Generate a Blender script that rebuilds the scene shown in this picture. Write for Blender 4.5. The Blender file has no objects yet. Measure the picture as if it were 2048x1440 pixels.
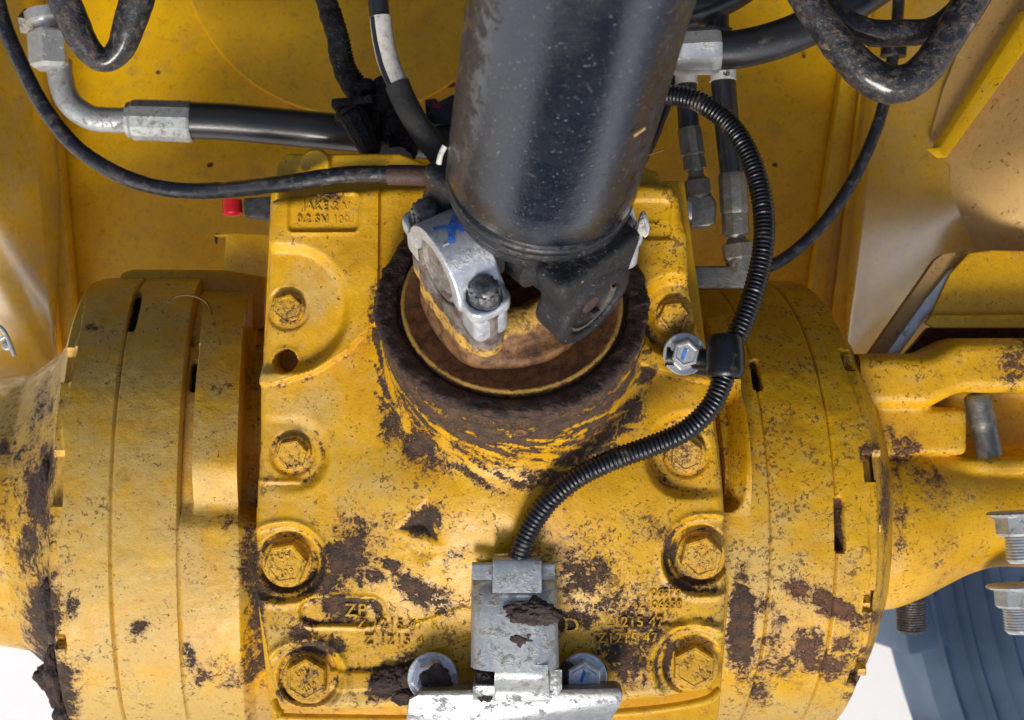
import bpy, bmesh, math, random
import numpy as np
from mathutils import Vector, Matrix

# ------------------------------------------------------------------ camera, world, sun
D = 2600.0            # camera height over the cover face, in picture units
S = 0.0004            # metres per unit
sc = bpy.context.scene
col = sc.collection
cam_d = bpy.data.cameras.new('camera'); cam = bpy.data.objects.new('camera', cam_d); col.objects.link(cam)
cam.location = (0, 0, D*S); cam_d.sensor_width = 36; cam_d.lens = 36*D/2048
cam_d.clip_start = 0.01; cam_d.clip_end = 400
cam_d.dof.use_dof = True; cam_d.dof.focus_distance = (D-120)*S; cam_d.dof.aperture_fstop = 9.0
sc.camera = cam
SUN_EL, SUN_AZ = math.radians(38), math.radians(188)      # azimuth from +Y, clockwise
w = bpy.data.worlds.new('World'); sc.world = w; w.use_nodes = True
wn = w.node_tree; bg = wn.nodes['Background']
sky = wn.nodes.new('ShaderNodeTexSky'); sky.sky_type = 'NISHITA'; sky.sun_disc = False
sky.sun_elevation = SUN_EL; sky.sun_rotation = SUN_AZ; sky.dust_density = 3.0; sky.air_density = 1.0; sky.ozone_density = 1.0
wn.links.new(sky.outputs[0], bg.inputs[0]); bg.inputs[1].default_value = 0.10
sd = bpy.data.lights.new('sun', 'SUN'); so = bpy.data.objects.new('sun', sd); col.objects.link(so)
sd.energy = 2.0; sd.angle = math.radians(17); sd.color = (1, 0.95, 0.88)
sdir = Vector((math.sin(SUN_AZ)*math.cos(SUN_EL), math.cos(SUN_AZ)*math.cos(SUN_EL), math.sin(SUN_EL)))
so.rotation_euler = sdir.to_track_quat('Z', 'Y').to_euler(); so.location = sdir*5
sc.view_settings.view_transform = 'Standard'; sc.view_settings.look = 'None'; sc.view_settings.gamma = 1
sc.view_settings.exposure = 0.5
rnd = random.Random(5)

# ------------------------------------------------------------------ helpers
def U(u, v, z=0.0):
    f = (D-z)/D
    return np.array([(u-1024)*f, (720-v)*f, z], float)
def proj(P):
    f = D/(D-P[..., 2])
    return 1024+P[..., 0]*f, 720-P[..., 1]*f
def nrm(a):
    a = np.asarray(a, float); return a/np.linalg.norm(a)
def frame(ax, ref=(0, 0, 1)):
    w_ = nrm(ax); r = np.asarray(ref, float)
    if abs(np.dot(w_, r)) > .98: r = np.array((0, 1., 0))
    a = nrm(np.cross(r, w_)); b = np.cross(w_, a); return a, b, w_
def sstep(a, b, x):
    t = np.clip((x-a)/(b-a), 0, 1); return t*t*(3-2*t)
_H = np.random.RandomState(11).rand(64, 64, 64)
def vnoise(P, s):
    Q = np.asarray(P)/s; i = np.floor(Q).astype(int); f = Q-i; f = f*f*(3-2*f); r = 0
    for dx in (0, 1):
        for dy in (0, 1):
            for dz in (0, 1):
                wgt = (f[..., 0] if dx else 1-f[..., 0])*(f[..., 1] if dy else 1-f[..., 1])*(f[..., 2] if dz else 1-f[..., 2])
                r = r + wgt*_H[(i[..., 0]+dx) & 63, (i[..., 1]+dy) & 63, (i[..., 2]+dz) & 63]
    return r
def fbm(P, s, o=4):
    r = 0; a = .5; t = 0
    for k in range(o):
        r = r + a*vnoise(np.asarray(P)+17.3*k, s); t += a; a *= .55; s /= 2.03
    return r/t
# dirt patches: u, v, ru, rv, angle, strength (positions of real mud on the castings)
MUD = [(690,1118,40,42,20,1.1),(650,1165,42,26,-20,1),(735,1155,34,18,-10,.9),(782,1130,22,12,25,.9),(830,1180,44,22,35,1),(872,1190,30,20,0,.9),(890,1215,20,14,0,.7),
 (690,1215,42,24,0,1.1),(745,1212,22,14,0,.8),(600,1268,20,18,0,.9),(640,1290,52,18,5,.85),(618,1245,30,10,0,.5),(560,1290,20,10,0,.6),(775,1370,42,30,0,1.1),(812,1350,24,40,0,1),
 (850,1035,40,26,-40,.75),(905,1110,22,16,0,.5),(700,1060,60,30,0,.42),(800,1040,120,50,0,.25),(1170,1140,60,60,0,.55),(1150,1240,50,20,-10,.7),(1245,1210,60,34,0,.5),(1290,1250,36,30,0,.65),
 (1240,1300,60,40,30,.55),(1200,1180,90,120,0,.25),(1300,1060,36,24,-30,.4),(1280,1340,50,50,0,.25),(1380,1170,50,12,0,.7),(1340,1310,14,40,0,.7),(1340,1105,14,36,0,.7),
 (575,1180,55,10,0,.8),(530,1130,20,40,0,.75),(590,1300,44,10,-15,.5),(500,1120,22,60,0,1.0),(515,1210,18,60,0,1.0),(500,1330,24,40,0,.9),(520,1290,20,60,0,.8),(565,1395,30,14,20,.5),
 (1005,450+400,150,34,4,.5),(850,880,36,60,35,.55),(800,830,24,70,20,.5),(1200,865,40,50,-35,.5),(1150,890,60,22,-20,.55),(940,900,60,16,12,.4),
 (75,1000,24,85,-10,1.05),(95,930,16,50,0,1),(60,1090,30,60,0,.8),(88,1230,34,90,0,1.1),(110,1370,36,80,-15,1.15),(70,1340,40,40,0,1.1),(40,900,40,60,15,.5),(30,1000,60,140,10,.45),(90,820,30,60,20,.6),(8,895,14,16,0,.9),
 (1483,1250,26,95,0,1.25),(1520,1210,34,24,20,.7),(1600,1180,44,18,25,.95),(1670,1215,70,22,28,1.05),(1745,1230,26,18,10,.8),(1555,1240,22,34,-30,.6),(1615,1300,34,44,0,1),(1660,1330,44,28,0,.9),(1690,1300,30,30,0,.7),(1735,1345,46,26,-8,1.0),(1730,1300,14,10,0,.8),
 (1520,1380,26,34,20,.8),(1560,1330,60,30,0,.6),(1700,1390,40,10,0,.5),(1540,1290,40,24,0,.65),(1735,900,15,20,10,1.0),(1790,910,12,60,-8,.8),(1815,900,24,34,0,.75),(1770,1000,12,70,0,.85),(1800,1050,14,60,0,.6),(1450,950,10,120,0,.3),
 (1860,950,44,30,30,.55),(1880,1130,30,34,0,.4),(1870,960,60,20,30,.4),(2030,725,40,50,30,.75),(1900,990,40,20,0,.4),(440,1350,60,34,10,.5),(380,1310,14,34,-15,.9),(400,1350,14,28,0,.8),(278,1255,20,12,-30,.9),(145,1215,14,22,0,.8),(145,1330,26,20,0,.6),
 (450,1050,30,30,0,.42),(440,775,22,10,0,.5),(455,770,14,6,0,.7),(655,385,34,12,0,.95),(670,390,20,10,0,.7),(265,650,10,18,0,.4),(180,655,14,8,0,.8),(388,690,8,14,0,.6),(530,1165,60,50,0,.35),(540,960,20,20,0,.3)]
def mudmap(u, v):
    m = np.zeros_like(u)
    for (a, b, ru, rv, ang, st) in MUD:
        c, s_ = math.cos(math.radians(ang)), math.sin(math.radians(ang))
        du, dv = u-a, v-b; x = (du*c+dv*s_)/ru; y = (-du*s_+dv*c)/rv
        m = np.maximum(m, st*np.exp(-(x*x+y*y)**1.4*.55)) if st > .3 else m+st*np.exp(-(x*x+y*y)*.6)
    return m
def speckmap(u, v):
    s_ = .22*np.ones_like(u)
    s_ += .55*np.exp(-(((u-1050)/420)**2+((v-1230)/230)**2))
    s_ += .40*np.exp(-(((u-1600)/300)**2+((v-950)/400)**2)) + .5*np.exp(-(((u-1360)/60)**2+((v-480)/120)**2))
    s_ += .25*np.exp(-(((u-60)/120)**2+((v-1050)/260)**2))
    s_ -= .12*np.exp(-(((u-300)/180)**2+((v-850)/260)**2))
    return np.clip(s_, 0, 1)
def dustmap(u, v):
    s_ = .08*np.ones_like(u)
    s_ += .6*np.exp(-(((u-280)/260)**2+((v-950)/520)**2))
    s_ += .5*np.exp(-(((u-620)/60)**2+((v-590)/70)**2)) + .4*np.exp(-(((u-620)/50)**2+((v-820)/70)**2))
    s_ += .35*np.exp(-(((u-720)/80)**2+((v-980)/80)**2))
    s_ += .5*np.exp(-(((u-1520)/160)**2+((v-1130)/140)**2)) + .5*np.exp(-(((v-1430)/60)**2))
    return np.clip(s_, 0, 1)

def wbase(p):
    r = np.zeros(3)
    while p: r = r+np.array(p.location); p = p.parent
    return r
def mesh(name, V, F, mat, parent=None, smooth=40, dirt=False, extra_mud=None):
    V = np.asarray(V, float).reshape(-1, 3)
    me = bpy.data.meshes.new(name)
    base = wbase(parent)/S
    me.from_pydata(((V-base)*S).tolist(), [], F if isinstance(F, list) else F.tolist()); me.update()
    if smooth:
        me.shade_smooth()
        if smooth < 180: me.set_sharp_from_angle(angle=math.radians(smooth))
    if dirt:
        u, v = proj(V); m = mudmap(u, v)
        if extra_mud is not None: m = np.maximum(m, extra_mud)
        for nm, arr in (('mud', m), ('speck', speckmap(u, v)), ('dust', dustmap(u, v))):
            at = me.attributes.new(nm, 'FLOAT', 'POINT'); at.data.foreach_set('value', arr.astype(np.float32))
    if mat: me.materials.append(mat)
    o = bpy.data.objects.new(name, me); col.objects.link(o)
    if parent: o.parent = parent
    return o
def thing(name, base, label, cat, group=None):
    o = bpy.data.objects.new(name, None); col.objects.link(o)
    o.location = Vector(np.asarray(base, float)*S); o.empty_display_size = .02
    o['label'] = label; o['category'] = cat
    if group: o['group'] = group
    bpy.context.view_layer.update() if False else None
    o.matrix_world = Matrix.Translation(o.location)
    return o
def grid_faces(n, m, wrap=False):
    i, j = np.meshgrid(np.arange(n-1), np.arange(m if wrap else m-1), indexing='ij')
    a = i*m+j; b = i*m+(j+1) % m; c = (i+1)*m+(j+1) % m; d = (i+1)*m+j
    return np.stack([a, b, c, d], -1).reshape(-1, 4)
def spline(pts, n=12):
    P = np.array(pts, float); P = np.vstack([2*P[0]-P[1], P, 2*P[-1]-P[-2]]); out = []
    for i in range(1, len(P)-2):
        for k in range(n):
            t = k/n; a, b, c, d = P[i-1:i+3]
            out.append(.5*((2*b)+(-a+c)*t+(2*a-5*b+4*c-d)*t*t+(-a+3*b-3*c+d)*t**3))
    out.append(P[-2]); return np.array(out)
def resample(P, step):
    d = np.r_[0, np.cumsum(np.linalg.norm(np.diff(P[:, :3], axis=0), axis=1))]
    n = max(2, int(d[-1]/step)+1); t = np.linspace(0, d[-1], n)
    return np.stack([np.interp(t, d, P[:, k]) for k in range(P.shape[1])], 1), t
def tube(name, pts, r, mat, parent=None, seg=20, step=10, rough=0, ribs=None, n=14, cap=True, smooth=60, straight=False):
    pts = [list(p)+([] if len(p) > 3 else [r]) for p in pts]
    P = np.array(pts, float) if straight else spline(pts, n)
    P, t = resample(P, step); R = P[:, 3].copy(); P = P[:, :3]
    if ribs:
        per, amp = ribs; ph = (t/per) % 1.0; R += amp*np.where(ph < .5, 1, -1)*np.minimum(1, 4*np.minimum(ph % .5, .5-ph % .5))
    T = np.gradient(P, axis=0); T /= np.linalg.norm(T, axis=1)[:, None]
    a, b, _ = frame(T[0]); V = []
    th = np.arange(seg)/seg*2*math.pi
    for k in range(len(P)):
        a = a-np.dot(a, T[k])*T[k]; a = nrm(a); b = np.cross(T[k], a)
        V.append(P[k]+R[k]*(np.cos(th)[:, None]*a+np.sin(th)[:, None]*b))
    V = np.array(V)
    if rough:
        nn = fbm(V, 22, 4)-.5; c = V-P[:, None, :]; V = V+c/np.linalg.norm(c, axis=2)[..., None]*(nn*2*rough)[..., None]
    F = grid_faces(len(P), seg, True).tolist()
    if cap: F += [list(range(seg))[::-1], [(len(P)-1)*seg+k for k in range(seg)]]
    return mesh(name, V, F, mat, parent, smooth)
def lathe(name, prof, o, ax, mat, parent=None, seg=48, rough=0, rscale=14, smooth=35, ang0=0, dirt=False, mudf=None, ref=(0, 0, 1), arc=None):
    a, b, w_ = frame(ax, ref); o = np.asarray(o, float)
    if arc: th = np.linspace(arc[0], arc[1], seg)
    else: th = ang0+np.arange(seg)/seg*2*math.pi
    rad = np.cos(th)[:, None]*a+np.sin(th)[:, None]*b
    P = np.array([[o+t*w_+r*q for q in rad] for (t, r) in prof])
    if rough:
        nn = fbm(P, rscale, 4)-.5; P = P+(nn*2*rough)[..., None]*(w_*.6+rad[None]*.8)
    F = grid_faces(len(prof), seg, not arc).tolist()
    if not arc:
        if prof[0][1] > .01: F.append(list(range(seg))[::-1])
        if prof[-1][1] > .01: F.append([(len(prof)-1)*seg+k for k in range(seg)])
    return mesh(name, P, F, mat, parent, smooth, dirt, None)
def dens(prof, step):
    out = [prof[0]]
    for (a, b) in zip(prof[:-1], prof[1:]):
        L = math.hypot(b[0]-a[0], b[1]-a[1]); n = max(1, int(L/step))
        out += [(a[0]+(b[0]-a[0])*k/n, a[1]+(b[1]-a[1])*k/n) for k in range(1, n+1)]
    return out
def poly_prism(name, pts, depth, mat, parent=None, bev=2, dirn=(0, 0, -1), smooth=35, seg=2, dirt=False):
    """front outline (3-D points) extruded along dirn"""
    bm = bmesh.new(); dv = np.asarray(dirn, float)*depth
    f = [bm.verts.new(p) for p in pts]; g = [bm.verts.new(np.asarray(p)+dv) for p in pts]; n = len(pts)
    bm.faces.new(f); bm.faces.new(g[::-1])
    for i in range(n): bm.faces.new((f[i], g[i], g[(i+1) % n], f[(i+1) % n]))
    bmesh.ops.recalc_face_normals(bm, faces=bm.faces)
    if bev: bmesh.ops.bevel(bm, geom=bm.edges[:], offset=bev, segments=seg, profile=.6, affect='EDGES', clamp_overlap=True)
    bm.verts.index_update(); V = [v.co[:] for v in bm.verts]; F = [[v.index for v in q.verts] for q in bm.faces]; bm.free()
    return mesh(name, V, F, mat, parent, smooth, dirt)
def pp(pts, z): return [U(u, v, z) for u, v in pts]
def box_axes(name, c, a, b, w_, ha, hb, hw, mat, parent=None, bev=3, smooth=35):
    c = np.asarray(c, float); pts = [c+sa*ha*a+sb*hb*b+hw*w_ for sa, sb in ((-1, -1), (1, -1), (1, 1), (-1, 1))]
    return poly_prism(name, pts, 2*hw, mat, parent, bev, -np.asarray(w_), smooth)
def surface_nets(f, lo, hi, h):
    lo = np.asarray(lo, float); n = np.ceil((np.asarray(hi)-lo)/h).astype(int)+1
    g = np.stack(np.meshgrid(*[lo[k]+h*np.arange(n[k]) for k in range(3)], indexing='ij'), -1)
    v = f(g); s = v < 0
    acc = np.zeros(tuple(n-1)+(3,)); cnt = np.zeros(tuple(n-1))
    cs = [(i, j, k) for i in (0, 1) for j in (0, 1) for k in (0, 1)]
    def sl(c): return tuple(slice(c[q], n[q]-1+c[q]) for q in range(3))
    for c in cs:
        for ax in range(3):
            if c[ax]: continue
            d = list(c); d[ax] = 1; A = v[sl(c)]; B = v[sl(tuple(d))]; x = (A < 0) != (B < 0)
            t = np.where(x, A/np.where(x, A-B, 1), 0); p = np.zeros(3); 
            for q in range(3): acc[..., q] += np.where(x, c[q]+(t if q == ax else 0), 0)
            cnt += x
    m = cnt > 0; idx = -np.ones(m.shape, int); idx[m] = np.arange(m.sum())
    I = np.argwhere(m); V = lo+h*(I+acc[m]/cnt[m][:, None]); F = []
    for ax in range(3):
        b, c = (ax+1) % 3, (ax+2) % 3
        A = [slice(0, n[q]-1) for q in range(3)]; A[b] = slice(1, n[b]-1); A[c] = slice(1, n[c]-1)
        B = list(A); B[ax] = slice(1, n[ax]); s0 = s[tuple(A)]; s1 = s[tuple(B)]
        off = np.array([0, 0, 0]); off[b] = 1; off[c] = 1
        for (aa, bb, flip) in ((s0, s1, False),):
            x = np.argwhere(aa != bb)+off
            inside = s[tuple(x.T)]
            def cid(db, dc):
                y = x.copy(); y[:, b] -= db; y[:, c] -= dc; return idx[tuple(y.T)]
            q = np.stack([cid(1, 1), cid(0, 1), cid(0, 0), cid(1, 0)], -1)
            q[~inside] = q[~inside][:, ::-1]; F.append(q)
    return V, np.vstack(F)
def smin(a, b, k):
    h = np.clip(.5+.5*(b-a)/k, 0, 1); return b*(1-h)+a*h-k*h*(1-h)
def smax(a, b, k): return -smin(-a, -b, k)
def sdbox(x, y, z, a, b, c, r=0):
    qx, qy, qz = abs(x)-a+r, abs(y)-b+r, abs(z)-c+r
    return np.sqrt(np.maximum(qx, 0)**2+np.maximum(qy, 0)**2+np.maximum(qz, 0)**2)+np.minimum(np.maximum(qx, np.maximum(qy, qz)), 0)-r
def sdcyl(x, y, z, R, h, r=0):
    """axis z"""
    dx, dz = np.hypot(x, y)-R+r, abs(z)-h+r
    return np.minimum(np.maximum(dx, dz), 0)+np.sqrt(np.maximum(dx, 0)**2+np.maximum(dz, 0)**2)-r
def local_mesh(name, f, lo, hi, h, o, A, mat, parent, smooth=180, dirt=False, rough=0):
    V, F = surface_nets(f, lo, hi, h)
    W = np.asarray(o)+V@np.array(A)
    if rough: W = W+((fbm(W, 18, 4)-.5)*2*rough)[:, None]*nrm(A[2])
    return mesh(name, W, F, mat, parent, smooth, dirt)
def text(name, s, pos, size, mat, parent, xdir=(1, 0, 0), up=(0, 1, 0), ext=1.5, align='CENTER', space=1.0, bev=.4):
    c = bpy.data.curves.new(name, 'FONT'); c.body = s; c.size = size*S; c.extrude = ext*S; c.align_x = align; c.align_y = 'CENTER'; c.space_character = space
    c.bevel_depth = bev*S; c.resolution_u = 3
    t = bpy.data.objects.new(name+'_src', c); col.objects.link(t); bpy.context.view_layer.update()
    me = bpy.data.meshes.new_from_object(t.evaluated_get(bpy.context.evaluated_depsgraph_get())); bpy.data.objects.remove(t)
    x = nrm(xdir); y = np.asarray(up, float); y = nrm(y-np.dot(x, y)*x); z = np.cross(x, y)
    n = len(me.vertices); co = np.zeros(n*3); me.vertices.foreach_get('co', co); co = co.reshape(-1, 3)
    base = wbase(parent)
    me.vertices.foreach_set('co', (co@np.array([x, y, z])+np.asarray(pos)*S-base).ravel()); me.update()
    me.name = name; me.materials.clear(); me.materials.append(mat)
    o = bpy.data.objects.new(name, me); col.objects.link(o); o.parent = parent; return o

# ------------------------------------------------------------------ materials
class NT:
    def __init__(s, name):
        s.m = bpy.data.materials.new(name); s.m.use_nodes = True; s.t = s.m.node_tree
        s.b = s.t.nodes['Principled BSDF']
        g = s.n('ShaderNodeNewGeometry'); v = s.n('ShaderNodeVectorMath', operation='SCALE'); v.inputs['Scale'].default_value = 1/S
        s.l(g.outputs['Position'], v.inputs[0]); s.pos = v.outputs[0]; s.point = g.outputs['Pointiness']
    def n(s, t, **k):
        x = s.t.nodes.new(t)
        for a, b in k.items(): setattr(x, a, b)
        return x
    def l(s, a, b): s.t.links.new(a, b)
    def set(s, sock, v):
        if hasattr(v, 'node'): s.l(v, sock)
        elif isinstance(v, (tuple, list)): sock.default_value = (*v, 1) if len(v) == 3 and len(sock.default_value) == 4 else v
        else: sock.default_value = v
    def noise(s, size, det=4, rough=.55, off=0, dist=0, stretch=None):
        x = s.n('ShaderNodeTexNoise'); p = s.pos
        if off or stretch:
            mp = s.n('ShaderNodeMapping'); s.l(p, mp.inputs[0]); mp.inputs['Location'].default_value = (off, off*1.3, off*.7)
            if stretch: mp.inputs['Scale'].default_value = stretch[0]; mp.inputs['Rotation'].default_value = stretch[1]
            p = mp.outputs[0]
        s.l(p, x.inputs['Vector']); x.inputs['Scale'].default_value = 1/size; x.inputs['Detail'].default_value = det
        x.inputs['Roughness'].default_value = rough; x.inputs['Distortion'].default_value = dist
        return x.outputs['Fac']
    def math(s, op, a, b=0, clamp=False):
        x = s.n('ShaderNodeMath', operation=op, use_clamp=clamp); s.set(x.inputs[0], a); s.set(x.inputs[1], b); return x.outputs[0]
    def ramp(s, v, a, b):
        x = s.n('ShaderNodeMapRange'); x.interpolation_type = 'SMOOTHSTEP'
        s.set(x.inputs['Value'], v); s.set(x.inputs['From Min'], a); s.set(x.inputs['From Max'], b); return x.outputs[0]
    def mix(s, f, a, b):
        x = s.n('ShaderNodeMix', data_type='RGBA'); s.set(x.inputs[0], f); s.set(x.inputs[6], a); s.set(x.inputs[7], b); return x.outputs[2]
    def fmix(s, f, a, b):
        x = s.n('ShaderNodeMix', data_type='FLOAT'); s.set(x.inputs[0], f); s.set(x.inputs[2], a); s.set(x.inputs[3], b); return x.outputs[0]
    def attr(s, nm):
        return s.n('ShaderNodeAttribute', attribute_name=nm).outputs['Fac']
    def bump(s, h, dist, strength=1.0, prev=None):
        x = s.n('ShaderNodeBump'); x.inputs['Strength'].default_value = strength; x.inputs['Distance'].default_value = dist*S
        s.l(h, x.inputs['Height'])
        if prev: s.l(prev, x.inputs['Normal'])
        return x.outputs[0]
    def done(s, colr, rough, normal=None, metal=0, spec=.5, coat=0):
        s.set(s.b.inputs['Base Color'], colr); s.set(s.b.inputs['Roughness'], rough); s.set(s.b.inputs['Metallic'], metal)
        s.set(s.b.inputs['Specular IOR Level'], spec)
        if coat: s.b.inputs['Coat Weight'].default_value = coat; s.b.inputs['Coat Roughness'].default_value = .15
        if normal: s.l(normal, s.b.inputs['Normal'])
        return s.m
MUDC = (.042, .027, .022); MUDC2 = (.10, .055, .032); YEL = (.71, .39, .002); YEL2 = (.61, .31, .002); DUST = (.58, .40, .12)
def paint_mat(name, base=YEL, base2=YEL2, speck0=0.0, dust0=0.0, mud0=0.0, rough=.36, bumpy=1.0, fine=1.0, use_attr=True, dustc=DUST, coat=0, speckc=(.12, .062, .022)):
    s = NT(name)
    c = s.mix(s.ramp(s.noise(120, 5), .35, .7), base, base2)
    du = s.attr('dust') if use_attr else dust0
    dn = s.noise(60, 6, .6, off=40)
    dust = s.math('MULTIPLY', s.ramp(s.math('ADD', dn, s.math('MULTIPLY', s.math('ADD', du, dust0), .55)), .52, .95), .85)
    c = s.mix(dust, c, dustc)
    # brownish rub stains
    st = s.math('MULTIPLY', s.ramp(s.noise(34, 6, .7, off=90, dist=.6), .54, .74), .62)
    c = s.mix(st, c, (.38, .17, .012))
    sm = s.math('MULTIPLY', s.ramp(s.noise(11, 6, .75, off=140, dist=.8), .53, .66), .45)
    c = s.mix(sm, c, (.42, .20, .015))
    pl = s.math('MULTIPLY', s.ramp(s.noise(30, 6, .7, off=210, dist=.7), .60, .72), s.math('ADD', s.math('MULTIPLY', du, .6), .06)); c = s.mix(pl, c, (.74, .60, .36))
    sp = s.math('ADD', s.attr('speck') if use_attr else 0, speck0)
    n1 = s.noise(9*fine, 3, .6, off=7); n2 = s.noise(60, 3, .5, off=33)
    v = s.math('ADD', s.math('ADD', n1, s.math('MULTIPLY', n2, .35)), s.math('MULTIPLY', sp, .12))
    spk = s.ramp(v, .845, .885)
    n1b = s.noise(17*fine, 5, .68, off=55, dist=.9)
    v2 = s.math('ADD', s.math('ADD', n1b, s.math('MULTIPLY', n2, .3)), s.math('MULTIPLY', sp, .125))
    spk2 = s.ramp(v2, .838, .872)
    c = s.mix(s.math('MULTIPLY', s.math('MAXIMUM', spk, spk2), s.fmix(s.noise(45, 4, off=61), .35, 1.1)), c, speckc)
    fl3 = s.ramp(s.math('ADD', s.math('ADD', s.noise(24*fine, 7, .74, off=160, dist=1.0), s.math('MULTIPLY', s.noise(110, 3, .5, off=171), .4)), s.math('MULTIPLY', sp, .09)), .905, .97)
    c = s.mix(s.math('MULTIPLY', fl3, .8), c, (.17, .078, .02))
    mu = s.math('ADD', s.math('MULTIPLY', s.attr('mud'), .93) if use_attr else 0, mud0)
    mn = s.noise(34, 8, .66, off=12, dist=.5)
    mv = s.math('ADD', s.math('ADD', mu, s.math('MULTIPLY', s.math('SUBTRACT', mn, .5), 1.9)), s.math('MULTIPLY', s.math('SUBTRACT', s.noise(8.5, 5, .75, off=64, dist=.8), .5), 1.9))
    mud = s.math('MULTIPLY', s.ramp(mv, .66, .78), s.fmix(s.ramp(s.noise(16, 5, .7, off=29), .3, .6), .72, 1.0)); halo = s.math('MULTIPLY', s.ramp(mv, .22, .74), .78)
    c = s.mix(halo, c, (.23, .115, .03)); ring_ = s.math('MULTIPLY', s.ramp(s.math('ADD', mv, s.math('MULTIPLY', s.math('SUBTRACT', s.noise(7, 4, .7, off=18), .5), .5)), .46, .56), .55); c = s.mix(ring_, c, (.13, .06, .025))
    mc = s.mix(s.ramp(s.noise(26, 4, .6, off=3), .4, .65), MUDC, MUDC2); xr = s.n('ShaderNodeSeparateXYZ'); s.l(s.pos, xr.inputs[0]); mc = s.mix(s.ramp(xr.outputs['X'], 470, 600), mc, s.mix(s.ramp(s.noise(18, 5, .6, off=3), .35, .7), (.115, .050, .030), (.19, .085, .042)))
    c = s.mix(mud, c, mc)
    r = s.fmix(dust, s.fmix(s.ramp(s.noise(40, 4, off=21), .3, .7), rough-.06, rough+.12), .62)
    r = s.fmix(mud, s.fmix(spk2, r, .8), .85)
    b0 = s.bump(s.noise(5.5, 5, .65, off=8), .95*bumpy)
    b1 = s.bump(s.noise(30, 4, .55, off=81), 2.0*bumpy, prev=b0)
    hh = s.math('ADD', mud, s.math('MULTIPLY', s.math('MULTIPLY', mud, s.noise(10, 5, .7)), .9))
    b2 = s.bump(s.math('ADD', hh, s.math('MULTIPLY', spk2, .3)), 4.5, prev=b1)
    return s.done(c, r, b2, coat=coat)
M = {}
M['cast'] = paint_mat('yellow_cast_paint')
M['bolt'] = paint_mat('yellow_bolt_paint', speck0=.7, dust0=.1, mud0=.30, fine=.7, use_attr=False, rough=.4)
M['back'] = paint_mat('smooth_yellow_panel', base=(.92, .54, .001), base2=(.84, .47, .001), speck0=-.5, dust0=.05, use_attr=False, rough=.33, bumpy=.25, dustc=(.58, .33, .06), coat=.15)
M['side'] = paint_mat('glossy_yellow_side_panel', base=(.70, .42, .008), base2=(.62, .35, .01), speck0=-.3, dust0=.2, use_attr=False, rough=.24, bumpy=.10, dustc=(.55, .36, .12), coat=1.0)
M['side'].node_tree.nodes['Principled BSDF'].inputs['Coat IOR'].default_value = 2.9; M['side'].node_tree.nodes['Principled BSDF'].inputs['Coat Roughness'].default_value = .2
M['sidedirty'] = paint_mat('dirty_yellow_side_panel', base=(.66, .36, .04), base2=(.55, .30, .05), speck0=.15, dust0=.6, mud0=.06, use_attr=False, rough=.36, bumpy=.3, dustc=(.46, .30, .12), fine=1.6)
M['clean'] = paint_mat('raised_yellow_edge', base=(.82, .50, .01), base2=(.76, .44, .01), speck0=-.1, use_attr=False, rough=.35, bumpy=.4)
M['letter'] = paint_mat('yellow_raised_lettering', base=(.72, .42, .01), base2=(.62, .34, .01), speck0=.9, mud0=.22, fine=.5, use_attr=False, rough=.4)
def metal_mat(name, a, b, rough=.38, metal=.85, stain=(.10, .06, .035), amt=.5, size=26, bumpy=1.0, hi=.62):
    s = NT(name)
    c = s.mix(s.ramp(s.noise(14, 5, .65), .35, .68), a, b)
    k = s.math('MULTIPLY', s.ramp(s.math('ADD', s.noise(size, 8, .74, off=5, dist=.3), (amt-.5)*.35), hi-.12, hi+.09), .85)
    k2 = s.ramp(s.noise(5, 3, .6, off=70), .66, .76)
    k = s.math('MAXIMUM', k, s.math('MULTIPLY', k2, .8))
    c = s.mix(s.math('MULTIPLY', k, .92), c, stain)
    r = s.fmix(k, s.fmix(s.noise(9, 4, off=9), rough-.1, rough+.18), .8)
    m = s.fmix(k, metal, 0.0)
    nb = s.bump(s.noise(7, 5, .6, off=19), .9*bumpy); nb = s.bump(k, 1.6, prev=nb)
    return s.done(c, r, nb, metal=m)
M['zinc'] = metal_mat('dusty_zinc_plate', (.50, .53, .53), (.40, .43, .43), .34, .55, (.15, .10, .065), .56, bumpy=.6)
M['zinc_clean'] = metal_mat('pale_zinc', (.66, .68, .68), (.54, .56, .56), .30, .6, (.2, .14, .09), .32, bumpy=.5)
M['foot'] = metal_mat('bright_scuffed_zinc', (.33, .35, .38), (.27, .29, .31), .34, .5, (.30, .24, .19), .40, bumpy=.5, size=40)
M['zinc_clean2'] = metal_mat('machined_silver_clamp', (.74, .78, .82), (.56, .60, .64), .34, .6, (.20, .16, .13), .42, size=40, bumpy=.7)
M['fitting'] = metal_mat('grey_hydraulic_fitting', (.30, .29, .25), (.21, .205, .18), .42, .75, (.09, .06, .04), .4)
M['dark_steel'] = metal_mat('dark_oily_steel', (.10, .10, .105), (.05, .05, .055), .38, .6, (.045, .035, .03), .45, size=14)
M['boltgrey'] = metal_mat('worn_grey_bolt', (.24, .25, .26), (.10, .10, .105), .34, .6, (.045, .035, .03), .5, size=12)
M['clampcast'] = metal_mat('grey_brown_clamp_casting', (.36, .33, .30), (.21, .18, .155), .48, .45, (.085, .045, .03), .56, size=44)
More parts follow.
